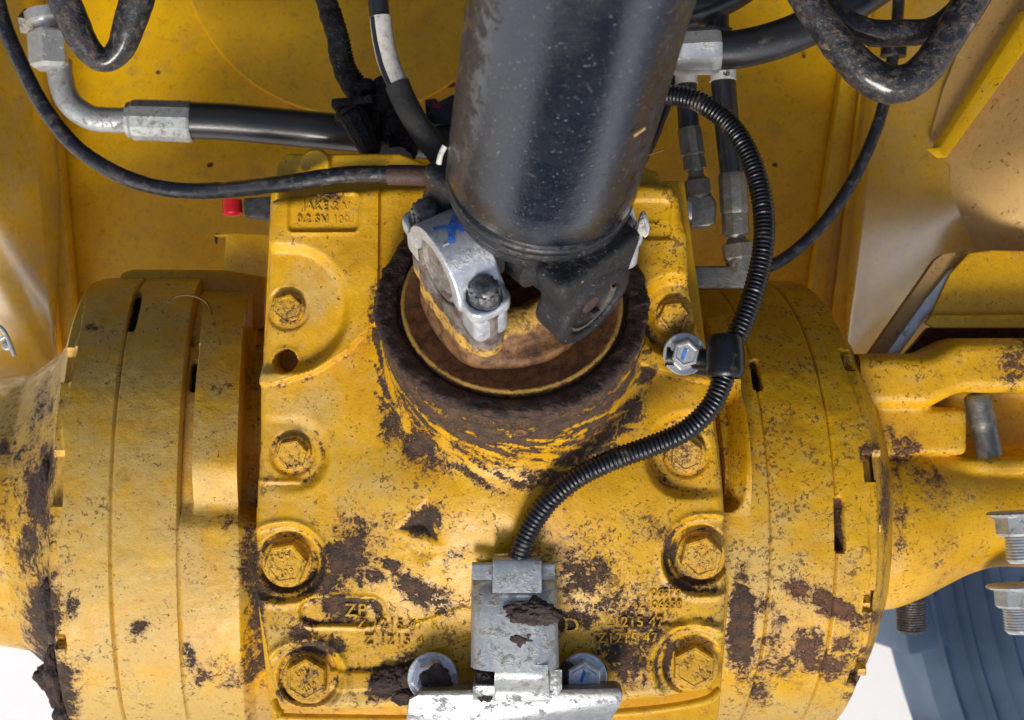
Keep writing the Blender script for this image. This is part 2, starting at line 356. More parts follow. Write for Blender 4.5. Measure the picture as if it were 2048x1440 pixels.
def black_mat(name, base=(.018, .02, .024), dustc=(.15, .125, .10), amt=.5, rough=.38, size=30, bumpy=1.0, spec=.5, fleck=True, coat=0):
    s = NT(name)
    k = s.ramp(s.math('ADD', s.noise(size, 7, .7, dist=.4), (amt-.5)*.5), .50, .72)
    c = s.mix(s.math('MULTIPLY', k, .75), base, dustc)
    r = s.fmix(k, s.fmix(s.noise(18, 5, off=4), rough-.08, rough+.12), .78)
    if fleck:
        f = s.ramp(s.noise(5.5, 3, .6, off=31), .655, .70); c = s.mix(s.math('MULTIPLY', f, .8), c, (.30, .27, .23))
    nb = s.bump(s.noise(6, 5, .65, off=6), 1.1*bumpy); nb = s.bump(k, 1.4*bumpy, prev=nb)
    return s.done(c, r, nb, spec=spec, coat=coat)
M['rubber'] = black_mat('black_hose_rubber', amt=.34, rough=.32, size=50, fleck=False, bumpy=.6, coat=.5)
M['conduit'] = black_mat('black_ribbed_plastic', base=(.007, .008, .011), amt=.42, rough=.28, size=60, fleck=False, bumpy=.5, dustc=(.20, .165, .13))
M['cable'] = black_mat('dusty_black_cable', base=(.010, .012, .018), amt=.5, rough=.30, size=26, dustc=(.12, .105, .10), fleck=False, bumpy=1.4, coat=.4)
M['greycable'] = black_mat('grey_cable_sleeve', base=(.045, .047, .045), dustc=(.10, .10, .09), amt=.5, rough=.6, size=30, fleck=False)
M['mudloom'] = black_mat('muddy_black_loom', base=(.009, .009, .013), dustc=(.06, .045, .036), amt=.5, rough=.4, size=14, bumpy=3)
M['pipe'] = black_mat('dirty_black_painted_pipe', base=(.010, .013, .020), dustc=(.21, .165, .125), amt=.60, rough=.28, size=20, bumpy=2, coat=.5)
M['boot'] = black_mat('red_brown_heat_sleeve', base=(.07, .035, .028), dustc=(.16, .10, .08), amt=.5, rough=.6, size=20, fleck=False)
M['ring'] = black_mat('black_weld_ring', base=(.012, .013, .016), dustc=(.10, .08, .065), amt=.42, rough=.3, size=22)
M['yoke'] = black_mat('black_yoke_casting', base=(.016, .017, .020), dustc=(.085, .066, .052), amt=.46, rough=.36, size=30, bumpy=2)
def shaft_mat():
    s = NT('black_shaft_paint')
    k = s.ramp(s.noise(110, 7, .66, dist=.3), .46, .68)
    xx = s.n('ShaderNodeSeparateXYZ'); s.l(s.pos, xx.inputs[0])
    c = s.mix(s.math('MULTIPLY', k, .8), (.005, .009, .018), (.011, .012, .016))
    sd_ = s.attr('side')
    k2 = s.ramp(s.math('ADD', s.noise(30, 8, .74, off=9, dist=.5), s.math('MULTIPLY', sd_, .20)), .63, .80)
    c = s.mix(s.math('MULTIPLY', k2, .6), c, (.075, .055, .042)); k4 = s.ramp(s.noise(15, 7, .78, off=301, dist=.8), .60, .72); c = s.mix(s.math('MULTIPLY', k4, .5), c, (.16, .145, .13))
    f = s.ramp(s.noise(7.5, 4, .68, off=31, stretch=((1, 2.2, 1), (0, 0, .5))), .63, .69); c = s.mix(s.math('MULTIPLY', f, .75), c, (.30, .27, .24))
    r = s.fmix(k2, s.fmix(s.ramp(s.noise(60, 6, .7, off=4), .35, .65), .14, .34), .62)
    nb = s.bump(s.noise(6, 6, .7, off=6), .45); nb = s.bump(k2, .9, prev=nb); nb = s.bump(s.noise(150, 3, off=66), 2.5, prev=nb)
    m_ = s.done(c, r, nb, spec=.3, coat=1.0); s.b.inputs['Coat IOR'].default_value = 1.75; s.b.inputs['Coat Tint'].default_value = (.8, .9, 1, 1); s.b.inputs['Coat Roughness'].default_value = .09; s.l(s.fmix(k2, .75, .05), s.b.inputs['Coat Weight']); s.l(nb, s.b.inputs['Coat Normal']); return m_
M['shaft'] = shaft_mat()
def mud_mat(name, a=(.032, .020, .022), b=(.075, .042, .034), bumpy=1, rough=.75, gl=.0, size=20):
    s = NT(name)
    c = s.mix(s.ramp(s.noise(size, 7, .7), .38, .68), a, b)
    c = s.mix(s.math('MULTIPLY', s.ramp(s.noise(6, 3, off=9), .64, .7), .6), c, (.16, .12, .09))
    nb = s.bump(s.noise(9, 7, .75, off=3), 5*bumpy); nb = s.bump(s.noise(26, 4, .6, off=33), 6*bumpy, prev=nb)
    r = s.fmix(s.ramp(s.noise(20, 5, off=12), .4, .65), rough-.25, rough+.1)
    return s.done(c, r, nb)
M['mud'] = mud_mat('dark_greasy_mud', a=(.026, .016, .014), b=(.10, .048, .028), rough=.62)
M['mudclump'] = mud_mat('dry_brown_mud', (.05, .034, .03), (.10, .066, .052), bumpy=1.2)
M['splash'] = mud_mat('thin_brown_splash', (.10, .05, .02), (.17, .09, .03), bumpy=.5)
def rust_mat():
    s = NT('rusty_flange_face')
    c = s.mix(s.ramp(s.noise(30, 8, .72), .35, .66), (.11, .045, .018), (.36, .165, .055))
    c = s.mix(s.math('MULTIPLY', s.ramp(s.noise(7, 5, .7, off=8), .58, .70), .7), c, (.26, .16, .085))
    y = s.attr('edge'); ee = s.ramp(s.math('ADD', y, s.math('MULTIPLY', s.math('SUBTRACT', s.noise(12, 5, .7, off=5), .5), 1.3)), .5, .64)
    c = s.mix(ee, c, (.60, .34, .06))
    nb = s.bump(s.noise(6, 6, .75, off=3), 3.6)
    return s.done(c, s.fmix(s.noise(22, 4), .35, .85), nb)
M['rust'] = rust_mat()
def boss_mat():
    pass
def plain(name, c, rough=.5, metal=0, c2=None, size=30, bumpy=.6):
    s = NT(name); nb = s.bump(s.noise(8, 5, .6), bumpy)
    return s.done(s.mix(s.ramp(s.noise(size, 5), .35, .7), c, c2 or tuple(x*.75 for x in c)), rough, nb, metal=metal)
M['red'] = plain('red_plastic', (.55, .012, .02), .35)
M['magenta'] = plain('crimson_clip', (.45, .01, .06), .35)
M['white'] = metal_mat('white_tape', (.66, .65, .61), (.55, .54, .50), .5, 0.0, (.20, .16, .12), .42, size=16)
M['stamp'] = plain('bright_scribed_metal', (.85, .86, .86), .4)
M['blue'] = plain('blue_paint_marker', (.03, .14, .62), .6, c2=(.10, .28, .75), size=8)
M['tyre'] = plain('dusty_tyre_rubber', (.075, .125, .20), .55, c2=(.11, .17, .26), size=160, bumpy=1.5)
M['ground'] = plain('pale_concrete', (.92, .92, .91), .9, c2=(.88, .88, .87), size=900, bumpy=2)
M['straw'] = plain('dry_straw', (.55, .38, .18), .7)
M['root'] = plain('brown_dry_root', (.20, .11, .03), .8)
M['dark'] = plain('shade_and_print_black', (.008, .007, .007), .9)
M['foam'] = plain('pale_dirty_foam', (.42, .40, .38), .8, c2=(.28, .26, .24), size=12, bumpy=3)
M['olive'] = paint_mat('olive_stained_yellow', base=(.40, .24, .02), base2=(.28, .17, .03), speck0=.5, mud0=.15, use_attr=False, dustc=(.30, .20, .06))
# ================================================================== SETTING
g = mesh('ground', [(-60000, -60000, -2800), (60000, -60000, -2800), (60000, 60000, -2800), (-60000, 60000, -2800)], [[0, 1, 2, 3]], M['ground'], smooth=0); g['kind'] = 'structure'

# ================================================================== MACHINE FRAME
fr = thing('machine_frame', U(1024, 300, -1000), 'yellow painted steel frame plates forming the bay behind the axle', 'machine frame')
ZB = -950
mesh_back = poly_prism('back_plate', pp([(60, -300), (1760, -300), (1640, 640), (150, 652)], ZB), 40, M['back'], fr, 2)
lathe('round_hatch', dens([(0, 455), (10, 462), (16, 458), (17, 10)], 60), U(705, -105, ZB+1), (0, 0, 1), M['back'], fr, seg=96)
poly_prism('seam_plate', pp([(690, -200), (1080, -200), (1080, 134), (690, 131)], ZB+14), 13, M['back'], fr, 2)
# left upright flange, stepped strip, side plate
poly_prism('left_upright_strip', pp([(38, -300), (66, -300), (156, 730), (126, 730)], ZB+60), 55, M['clean'], fr, 4)
poly_prism('left_channel', pp([(-20, -300), (42, -300), (128, 730), (66, 730)], ZB+30), 24, M['back'], fr, 3)
poly_prism('left_edge_plate', pp([(-60, -300), (22, -300), (54, 180), (60, 258), (70, 262), (78, 425), (96, 440), (99, 495), (90, 506), (112, 700), (20, 700)], ZB+90), 16, M['back'], fr, 3)
def side_w(u, v, right):      # 0 on the upright plate, 1 on the curl added to catch sun glare
    return sstep(-20, 240, (u-1700)+(v-640)*.9) if right else sstep(-10, 200, v-(400+1.7*u))
def side_c(v, right):
    return ((1796-(v+200)*.1155) if right else (24+(v+300)*.083)), ZB+88+125*float(sstep(740, 320, v))
def side_z(u, v, right):
    uc, zc = side_c(v, right)
    n = 40; t = (np.arange(n)+.5)/n; us = uc+(u-uc)*t
    w_ = side_w(us, v, right); sl = (1.25 if right else 1.6)*(1-w_)+.26*w_
    return zc+float(np.sum(sl)*abs(u-uc)/n)
def flare_plate(name, right, mat):
    rows = []
    for v in np.linspace(-300, 770, 110):
        uc, zc = side_c(v, right); p = U(uc, v, zc); row = [(p[0], p[1], ZB+60)]
        for k in range(50):
            u = uc+(k/49)**1.2*(700 if right else -300); row.append(U(u, v, side_z(u, v, right)))
        rows.append(row)
    return mesh(name, rows, grid_faces(110, 51).tolist(), mat, fr, 60)
flare_plate('left_side_plate', False, M['side'])
# right uprights
poly_prism('right_upright_strip', pp([(1718, -100), (1742, -100), (1636, 700), (1604, 700)], ZB+60), 55, M['clean'], fr, 4)
poly_prism('right_channel', pp([(1738, -100), (1790, -100), (1690, 720), (1630, 720)], ZB+34), 30, M['back'], fr, 3)
poly_prism('right_gap_edge', pp([(1752, -100), (1806, -100), (1704, 740), (1652, 740)], ZB+66), 20, M['back'], fr, 3)
flare_plate('right_side_plate', True, M['side'])
poly_prism('unseen_dark_blocker', [(-1500, -2400, 900), (1500, -2400, 900), (1500, -2600, 900), (-1500, -2600, 900)], 1400, M['yoke'], fr, 20)  # unseen dark slab added to darken the middle of the shaft's reflection
for nm, q in (('added_left_wall', [(-1560, 1150, 300), (-1560, -250, 300), (-1620, -250, 1500), (-1620, 1150, 1500)]), ('added_right_wall', [(1700, 1150, 300), (1700, -250, 300), (1760, -250, 1500), (1760, 1150, 1500)]), ('added_end_wall', [(-1620, 1180, -900), (1760, 1180, -900), (1760, 1180, 1500), (-1620, 1180, 1500)])):  # unseen dark walls added to block side sky and darken reflections
    poly_prism(nm, q, 16, M['yoke'], fr, 3, (1, 0, 0) if 'right' in nm else ((-1, 0, 0) if 'left' in nm else (0, 1, 0)))
# bar stiffener and gusset on right side plate
def sideU(u, v, dz=0): return U(u, v, side_z(u, v, True)+dz)
poly_prism('stiffener_bar', [sideU(2060, 18, 46), sideU(2084, 56, 46), sideU(1893, 316, 46), sideU(1868, 296, 46), sideU(1884, 292, 46)], 40, M['clean'], fr, 4, (-.3, .1, -.9))
rows = [[sideU(u0+(2300-u0)*k/14, v, 12) for k in range(15)] for v, u0 in ((-120, 2010), (0, 1960), (90, 1922), (180, 1886), (280, 1858), (306, 1868), (330, 1900), (380, 1900), (440, 1925), (500, 1950))]
mesh('dirty_side_sheet', rows, grid_faces(10, 15).tolist(), M['sidedirty'], fr, 60)
for i, (u, v, a, b) in enumerate([(770, 30, 34, 12), (812, 34, 26, 9), (740, 70, 12, 5), (795, 40, 8, 5), (752, 82, 16, 7), (700, 80, 9, 5), (862, 115, 10, 6), (884, 80, 18, 8), (896, 168, 16, 7), (632, 200, 22, 6), (640, 134, 20, 6), (890, 150, 14, 6), (858, 84, 12, 6), (420, 330, 7, 5), (345, 570, 6, 9), (500, 24, 5, 4), (316, 145, 4, 4), (1608, 112, 4, 4), (1550, 330, 5, 5), (432, 478, 3, 12)]):
    c_ = U(u, v, ZB+(13 if (v < 131 and u > 690) else 0)+2); n_ = 22; th_ = np.arange(n_)/n_*2*math.pi; r_ = 1+.35*(fbm(np.stack([np.cos(th_)*20+i*50, np.sin(th_)*20, 0*th_], -1), 12, 3)-.5)*3
    poly_prism('mud_splash', [c_+np.array([math.cos(t)*a*q*1.3, math.sin(t)*b*q*1.3, 0]) for t, q in zip(th_, r_)], 3, M['splash'], fr, 1)
for pts in ([U(118, 180, ZB+8), U(132, 400, ZB+8), U(154, 720, ZB+8)], [U(1714, -100, ZB+8), U(1664, 300, ZB+8), U(1608, 690, ZB+8)], [U(690, 136, ZB+8), U(900, 140, ZB+8), U(1080, 138, ZB+8)]):
    tube('weld_bead', pts, 7, M['back'], fr, seg=10, step=4, rough=3, ribs=(12, 1.2))
br = thing('gusset_bracket', U(1950, 600, -420), 'yellow cut steel gusset with bare pale edge above the right axle arm', 'bracket')
poly_prism('gusset_web', pp([(1728, 722), (1870, 520), (1886, 508), (1935, 500), (1900, 545), (1868, 590), (1800, 690), (1762, 720)], -400), 30, M['sidedirty'], br, 4)
poly_prism('gusset_edge', pp([(1762, 722), (1850, 600), (1900, 540), (1935, 520), (1925, 545), (1850, 640), (1790, 722)], -384), 34, M['zinc_clean'], br, 4)
poly_prism('gusset_face', pp([(1858, 640), (1900, 548), (1938, 506), (1985, 500), (2300, 508), (2300, 640), (1900, 640)], -372), 30, M['cast'], br, 5)
poly_prism('gusset_lip', pp([(1850, 646), (1866, 630), (2300, 628), (2300, 656), (1870, 656)], -352), 24, M['clean'], br, 5)
poly_prism('gusset_gap_shade', pp([(1800, 722), (1858, 655), (2300, 655), (2300, 740), (1900, 740)], -420), 26, mud_mat('brown_gap_shade', (.05, .02, .012), (.10, .04, .02)), br, 3)  # dark brown sheet stands in for the shade in the gap

# ================================================================== AXLE
ax = thing('axle_housing', U(1024, 1075, -570), 'dirty yellow drive axle with bolted differential cover and round brake housings', 'axle')
AY = nrm((0, .56, .83)); FC = U(1024, 600, 150)           # pinion axis and flange centre
PX = np.array((1., 0, 0)); QX = np.cross(AY, PX)            # QX = up/away in the flange plane
K = .13; ZC, RH = -590, 560; YC = (720-1075)*(D+40)/D
aA = nrm((1, 0, -K)); aV = nrm((K, 0, 1)); aW = np.array((0, 1., 0))
def housing(name, prof, t_ref, feats, n_t=2.6, n_p=260, parent=ax):
    """revolved casting; prof = [(picture x on the front line, radius)], sampled densely, feats(u,v,r)->dr"""
    pr = []
    for (a, b) in zip(prof[:-1], prof[1:]):
        n = max(1, int(math.hypot(b[0]-a[0], b[1]-a[1])/n_t)); pr += [(a[0]+(b[0]-a[0])*k/n, a[1]+(b[1]-a[1])*k/n) for k in range(n)]
    pr.append(prof[-1]); pr = np.array(pr)
    X = (pr[:, 0]-1024)*(D+30)/D
    th = np.linspace(math.radians(-75), math.radians(88), n_p)
    rad = np.cos(th)[:, None]*aV+np.sin(th)[:, None]*aW
    ctr = np.stack([X-K*RH*0, np.full(len(X), YC), ZC-K*X*.35], 1)
    ctr[:, 0] = X-aV[0]*pr[:, 1]                     # front line lands on the picture x
    R = np.repeat(pr[:, 1][:, None], n_p, 1)
    P = ctr[:, None, :]+R[..., None]*rad
    u, v = proj(P); dr, em = feats(u, v, pr[:, 0][:, None]+0*u)
    R = R+dr+(fbm(P, 60, 3)-.5)*5
    P = ctr[:, None, :]+R[..., None]*rad
    m = mesh(name, P, grid_faces(len(pr), n_p).tolist(), M['cast'], parent, 50, True, em.ravel())
    return m
def slot(u, v, a, b, hw, sl):      # narrow slit between picture points a and b
    ax_, ay = a; bx, by = b; t = np.clip(((u-ax_)*(bx-ax_)+(v-ay)*(by-ay))/((bx-ax_)**2+(by-ay)**2), 0, 1)
    return np.clip(1.6-np.hypot(u-ax_-t*(bx-ax_), v-ay-t*(by-ay))/hw, 0, 1)
def seam(x, x0, w_, dep): return -dep*np.exp(-((x-x0)/w_)**2)
def left_feats(u, v, x):
    dr = seam(x, 230, 2.2, 7)+seam(x, 362, 2.2, 6)
    bar = ((x > 388) & (x < 478) & (v > 640)).astype(float)*sstep(1035, 925, v)
    low = (x >= 478)*sstep(1060, 990, v)
    dr += np.where(x > 362, -22, 0)*sstep(1060, 1000, v)+bar*58-low*80
    s1 = slot(u, v, (276, 590), (262, 652), 6, 0); s2 = slot(u, v, (391, 716), (386, 762), 7, 0)
    dr -= 40*s1+50*s2
    for a_, b_ in ((692, 760), (905, 1010), (1228, 1300)): dr += np.where((x < 134) & (v > a_) & (v < b_), -26, 0)
    dr += -5*((x < 128+4*np.sin(v*.05)))
    return dr, np.maximum(np.maximum(s1, s2)*2, .42*np.exp(-((u-498)/14)**2)*sstep(620, 700, v))
L_prof = [(102, 400), (106, 548), (112, 556), (228, 560), (231, 558), (361, 560), (364, 556), (480, 552), (500, 530), (560, 500)]
housing('brake_housing', L_prof, 0, left_feats)
def right_feats(u, v, x):
    dr = seam(x, 1548, 2.5, 6)+seam(x, 1683, 2.5, 8)
    low = slot(u, v, (1448, 800), (1452, 990), 22, 0)
    dr -= 60*low
    dr += ((x > 1468) & (x < 1508) & (v > 655))*30.0*sstep(1040, 930, v)
    s1 = slot(u, v, (1508, 728), (1516, 772), 6, 0); s2 = slot(u, v, (1678, 1005), (1680, 1095), 7, 0)
    dr -= 40*(s1+s2)
    for a_, b_ in ((700, 735), (905, 960), (1185, 1225), (1320, 1370)): dr += np.where((x > 1746) & (v > a_) & (v < b_), -24, 0)
    dr += -4*(x > 1752+4*np.sin(v*.04))
    return dr, np.maximum(np.maximum(s1, s2)*2, low*.42)
R_prof = [(1400, 500), (1425, 535), (1445, 552), (1546, 560), (1549, 556), (1682, 560), (1684, 557), (1768, 556), (1774, 548), (1778, 400)]
housing('brake_housing', R_prof, 0, right_feats)
for q in ([(400, 440), (620, 440)], [(1400, 440), (1560, 440)]): housing('inner_neck', q, 0, lambda u, v, x: (0*u, .3+0*u), 8, 120)
# inner hub cones beside the housings and the arms
def zero(u, v, x): return 0*u, 0*u
def arm_feats(u, v, x): return 6*np.sin(v*.02), .35*np.exp(-((x-85)/40)**2)*sstep(760, 880, v)
housing('axle_arm', [(-420, 270), (-60, 330), (20, 385), (70, 452), (96, 500), (106, 520)], 0, arm_feats, 5, 160)
def armr_feats(u, v, x): return 0*u, .45*np.exp(-((x-1800)/14)**2)*sstep(780, 860, v)
housing('hub_cone', [(1772, 530), (1790, 512), (1815, 470), (1850, 390), (1870, 300)], 0, armr_feats, 4, 200)
# right arm: two beams, web, block
def beam(name, pts, mat=M['cast'], **k):
    o = tube(name, pts, 50, mat, ax, seg=64, step=8, rough=3, **k)
    V = np.array([(ax.location+v.co)[:] for v in o.data.vertices])/S; u, v = proj(V)
    for nm, arr in (('mud', mudmap(u, v)), ('speck', speckmap(u, v)), ('dust', dustmap(u, v)*.6)):
        at = o.data.attributes.new(nm, 'FLOAT', 'POINT'); at.data.foreach_set('value', arr.astype(np.float32))
    return o
def armf(g):
    x, y, z_ = g[..., 0], g[..., 1], g[..., 2]
    rise = 34*sstep(900, 1000, x)
    up = sdbox(x-1150, y+46-rise, z_+335, 420, 60, 92, 34)
    up = np.minimum(up, sdbox(x-860, y+66, z_+345, 60, 52, 80, 30))
    R_ = 205-70*sstep(840, 1120, x); cy = -372+28*sstep(840, 1150, x)
    low = np.hypot(y-cy, z_+420)-R_
    blk = sdbox(x-905, y+158, z_+340, 104, 53, 66, 16)
    web = sdbox(x-1150, y+150, z_+500, 420, 120, 90, 20)
    d = smin(smin(up, low, 22), web, 26); d = smin(d, blk, 12)
    for cx in (1010, 1180, 1330): d = smin(d, sdbox(x-cx, y+170, z_+420, 7, 110, 44, 5), 10) if cx > 1300 else d
    d = smin(d, sdbox(x-1140, y+330, z_+300, 14, 160, 20, 6), 14)*1.0 if False else d
    d = smin(d, sdcyl(y+235, z_+318, x-1130, 18, 260, 4), 16)
    return d+5*(fbm(g, 70, 3)-.5)
V, F = surface_nets(armf, (760, -640, -640), (1420, 90, -215), 6.0)
mesh('axle_arm', V, F, M['cast'], ax, 180, True)

# ---- differential cover, a height field marched over a blended solid
OUT = [(556,398),(780,372),(1300,368),(1342,372),(1356,392),(1362,430),(1374,470),(1376,560),(1392,640),(1418,740),(1432,860),(1446,960),(1450,1060),(1456,1160),(1448,1290),(1432,1370),(1418,1384),(1250,1404),(1000,1420),(600,1420),(566,1416),(548,1396),(530,1290),(508,1180),(510,1040),(518,900),(520,760),(534,620),(538,460),(544,404)]
def poly_sd(u, v, pts):
    d = np.full(u.shape, 1e9); ins = np.zeros(u.shape, bool); n = len(pts)
    for i in range(n):
        ax_, ay = pts[i]; bx, by = pts[(i+1) % n]; ex, ey = bx-ax_, by-ay
        t = np.clip(((u-ax_)*ex+(v-ay)*ey)/(ex*ex+ey*ey), 0, 1); d = np.minimum(d, np.hypot(u-ax_-t*ex, v-ay-t*ey))
        c = ((ay > v) != (by > v)) & (u < ex*(v-ay)/((by-ay) if by != ay else 1e-9)+ax_); ins ^= c
    return np.where(ins, d, -d)
def seg_d(u, v, a, b):
    t = np.clip(((u-a[0])*(b[0]-a[0])+(v-a[1])*(b[1]-a[1]))/((b[0]-a[0])**2+(b[1]-a[1])**2), 0, 1)
    return np.hypot(u-a[0]-t*(b[0]-a[0]), v-a[1]-t*(b[1]-a[1]))
BOLTS = [(576,618,31,500,618,108),(586,906,33,500,906,56),(575,1124,46,560,1126,72),(616,1354,46,600,1360,68),(1347,632,32,1420,640,60),(1372,908,35,1450,908,66),(1401,1110,45,1420,1110,72),(1386,1330,46,1400,1336,76)]
def cover_h(u, v):
    e = poly_sd(u, v, OUT)
    h = 6+0*u
    # big central swelling under the pinion boss, with flanks running down to the corners
    q = ((u-1020)/330)**2+((v-800)/400)**2
    h = h+62*np.exp(-q**1.3*1.1)
    h += 30*np.exp(-(((u-1010)/240)**2+((v-960)/150)**2)**1.2)
    h += 22*np.exp(-(((u-1000)/360)**4+((v-1060)/140)**4))
    # valley each side of the boss and overlapping upper plate
    cl = np.interp(u, [500, 560, 640, 700, 760], [772, 768, 742, 704, 640]); cr = np.interp(u, [1230, 1290, 1350, 1440], [690, 735, 752, 770])
    h += 17*sstep(3, -4, v-cl)*(u < 760)+14*sstep(3, -4, v-cr)*(u > 1250)
    h += 26*sstep(110, 20, abs(u-640))*sstep(480, 600, v)*sstep(800, 700, v)*(u > 600)*0
    # pockets round the bolts
    for (bu, bv, r, pu, pv, rp) in BOLTS:
        d = seg_d(u, v, (bu, bv), (pu, pv)); lev = 2 if r > 40 else 6
        wl = 26 if r < 40 else 13
        k = sstep(rp+wl, rp, d); h = h*(1-k)+(lev)*k
        if r > 40:
            h += 7*np.exp(-((d-rp-8)/8.0)**2)-12*sstep(r+17, r+13, np.hypot(u-bu, v-bv))
        else: h += -5*sstep(r+14, r+11, np.hypot(u-bu, v-bv))
    h -= 2*sstep(3, 0, abs(poly_sd(u, v, [(640, 1000), (660, 960), (700, 1090)])))*0
    # wedge-shaped dents near the centre
    h -= 24*sstep(-4, 34, poly_sd(u, v, [(795, 1052), (862, 985), (892, 1082)]))
    h -= 9*sstep(-4, 30, poly_sd(u, v, [(808, 1066), (882, 1096), (840, 1128)]))
    # horizontal casting steps
    h += 5*sstep(-3, 4, v-(1246+0*u))*(u > 1255)*(u < 1460)*sstep(1440, 1250, v)
    h += 6*sstep(-3, 4, v-1340)*(u > 640)*(u < 860)
    h -= 6*sstep(-3, 4, v-1378)*(u > 640)*(u < 860)
    h += 5*np.exp(-(seg_d(u, v, (508, 962), (600, 962))/5)**2)
    # embossed rectangles and oval
    def rbox(cu, cv, a, b, r):
        qx, qy = abs(u-cu)-a+r, abs(v-cv)-b+r
        return np.hypot(np.maximum(qx, 0), np.maximum(qy, 0))+np.minimum(np.maximum(qx, qy), 0)-r
    h -= 7*sstep(3, -3, rbox(650, 428, 70, 38, 12)); h += 3*np.exp(-(rbox(650, 428, 70, 38, 12)/5)**2)
    h -= 7*sstep(3, -3, rbox(1290, 442, 48, 38, 12))
    h -= 6*sstep(3, -2, rbox(684, 1221, 83, 26, 26)); h += 3*np.exp(-((rbox(684, 1221, 83, 26, 26)-5)/4)**2)
    h += 9*sstep(4, -4, abs(rbox(684, 1221, 3, 26, 2)+1))*.0
    # round hole
    hd = np.hypot(u-572, v-722); h -= 85*sstep(24, 21, hd); h += 2*np.exp(-((hd-27)/3)**2)
    # thin raised ridge round bracket foot
    h += 5*sstep(3, -3, abs(seg_d(u, v, (800, 1290), (930, 1240))-30)-2)*(u > 800)
    h += 5.0*(fbm(np.stack([u, v, 0*u], -1), 60, 3)-.5)
    # rounded rim, dropping to the side walls
    er = 22; x = np.clip(1-e/er, 0, 1); h = h-er*(1-np.sqrt(np.maximum(0, 1-x*x)))
    h = np.where(e < 0, -22-14*(-e), h)
    return h
st = 3.1
uu = np.arange(496, 1470, st); vv = np.arange(356, 1434, st)
uu, vv = np.meshgrid(uu, vv)
X, Y = uu-1024, 720-vv
Hh = cover_h(uu, vv)
def boss_sd(P):
    d = P-FC; t = d@AY; r = np.sqrt(np.maximum((d**2).sum(-1)-t*t, 0))
    R = 254-.05*np.maximum(0, -t-40)
    return np.maximum(r-R, t+14)
z = np.full(X.shape, 420.0)
for it in range(70):
    P = np.stack([X, Y, z], -1); db = boss_sd(P); dh = (z-Hh)*.8
    z = z-np.where(np.abs(smin(db, dh, 46)) < .05, 0, smin(db, dh, 46)*.85)
e = poly_sd(uu, vv, OUT)
z = np.where(e < -4, np.maximum(-70, Hh), z); z = np.where(e < 0, np.minimum(z, 10), z); z = np.maximum(z, -75)
P = np.stack([X, Y, z], -1)
dd = P-FC; tt = dd@AY; rr = np.sqrt((dd**2).sum(-1)-tt**2); ang = np.arctan2(dd@QX, dd@PX)
wall = (rr < 275)*(tt > -190)
stre = fbm(np.stack([ang*95+tt*.25, tt*1.0+ang*90, 0*tt], -1), 17, 5)
em = np.where(wall, 1.02-(-tt-20)/150+(stre-.5)*3.0*sstep(-25, -75, tt), 0)+.62*np.exp(-((rr-268)/22)**2)*(stre > .42)*sstep(1100, 980, vv)*(tt < -60)
em = np.clip(em, 0, 1.4)
def boxf(a, k):
    a = np.pad(a, k, mode='edge').cumsum(0); a = np.vstack([a[2*k:2*k+1]*0+a[2*k], a[2*k+1:]-a[:-2*k-1]]) if False else np.diff(np.vstack([np.zeros((1, a.shape[1])), a]), axis=0)
    n = 2*k+1; c = np.cumsum(np.vstack([np.zeros((1, a.shape[1])), a]), 0); a = (c[n:]-c[:-n])/n
    c = np.cumsum(np.hstack([np.zeros((a.shape[0], 1)), a]), 1); return (c[:, n:]-c[:, :-n])/n
conc = boxf(z, 4)-z
em = np.maximum(em, 0)+np.where(wall | (e < 14), 0, np.clip(conc*.26, -.1, .52))*sstep(560, 900, vv)
em = np.where(em > 0, np.maximum(em, mudmap(uu, vv)+.75*np.minimum(em, .52)), 0)
keep = (e > -9)
Fc = grid_faces(*uu.shape); kf = keep.ravel()[Fc].all(1); Fc = Fc[kf][:, ::-1]
used = np.unique(Fc); rem = -np.ones(uu.size, int); rem[used] = np.arange(len(used))
mesh('differential_cover', P.reshape(-1, 3)[used], rem[Fc], M['cast'], ax, 60, True, em.ravel()[used])
# lower lip under the cover
tube('cover_lip', [U(546, 1400, -34), U(560, 1426, -26), U(600, 1436, -24), U(1000, 1438, -24), U(1260, 1424, -24), U(1400, 1404, -26), U(1440, 1380, -34)], 9, M['cast'], ax, step=6)
poly_prism('centre_casing', pp([(540, 380), (1370, 360), (1440, 900), (1462, 1150), (1440, 1420), (1410, 1600), (560, 1600), (510, 1180), (525, 700)], -66), 330, M['cast'], ax, 12)
poly_prism('top_tab', pp([(548, 400), (552, 330), (574, 306), (800, 306), (860, 330), (860, 400)], -46), 60, M['back'], ax, 10, seg=4)
poly_prism('top_tab', pp([(1240, 400), (1250, 345), (1285, 330), (1320, 345), (1334, 400)], -30), 60, M['cast'], ax, 14, seg=4)
lathe('round_plug', dens([(0, 30), (22, 30), (28, 26), (29, 0)], 8), U(632, 326, -46), (.1, -.2, 1), M['back'], ax)
poly_prism('mounting_ear', pp([(424, 470), (452, 472), (446, 540), (540, 556), (550, 470), (470, 466)], -330), 60, M['cast'], ax, 12)
poly_prism('mounting_ear', pp([(240, 545), (262, 538), (530, 540), (530, 660), (200, 660)], -470), 60, M['cast'], ax, 14)
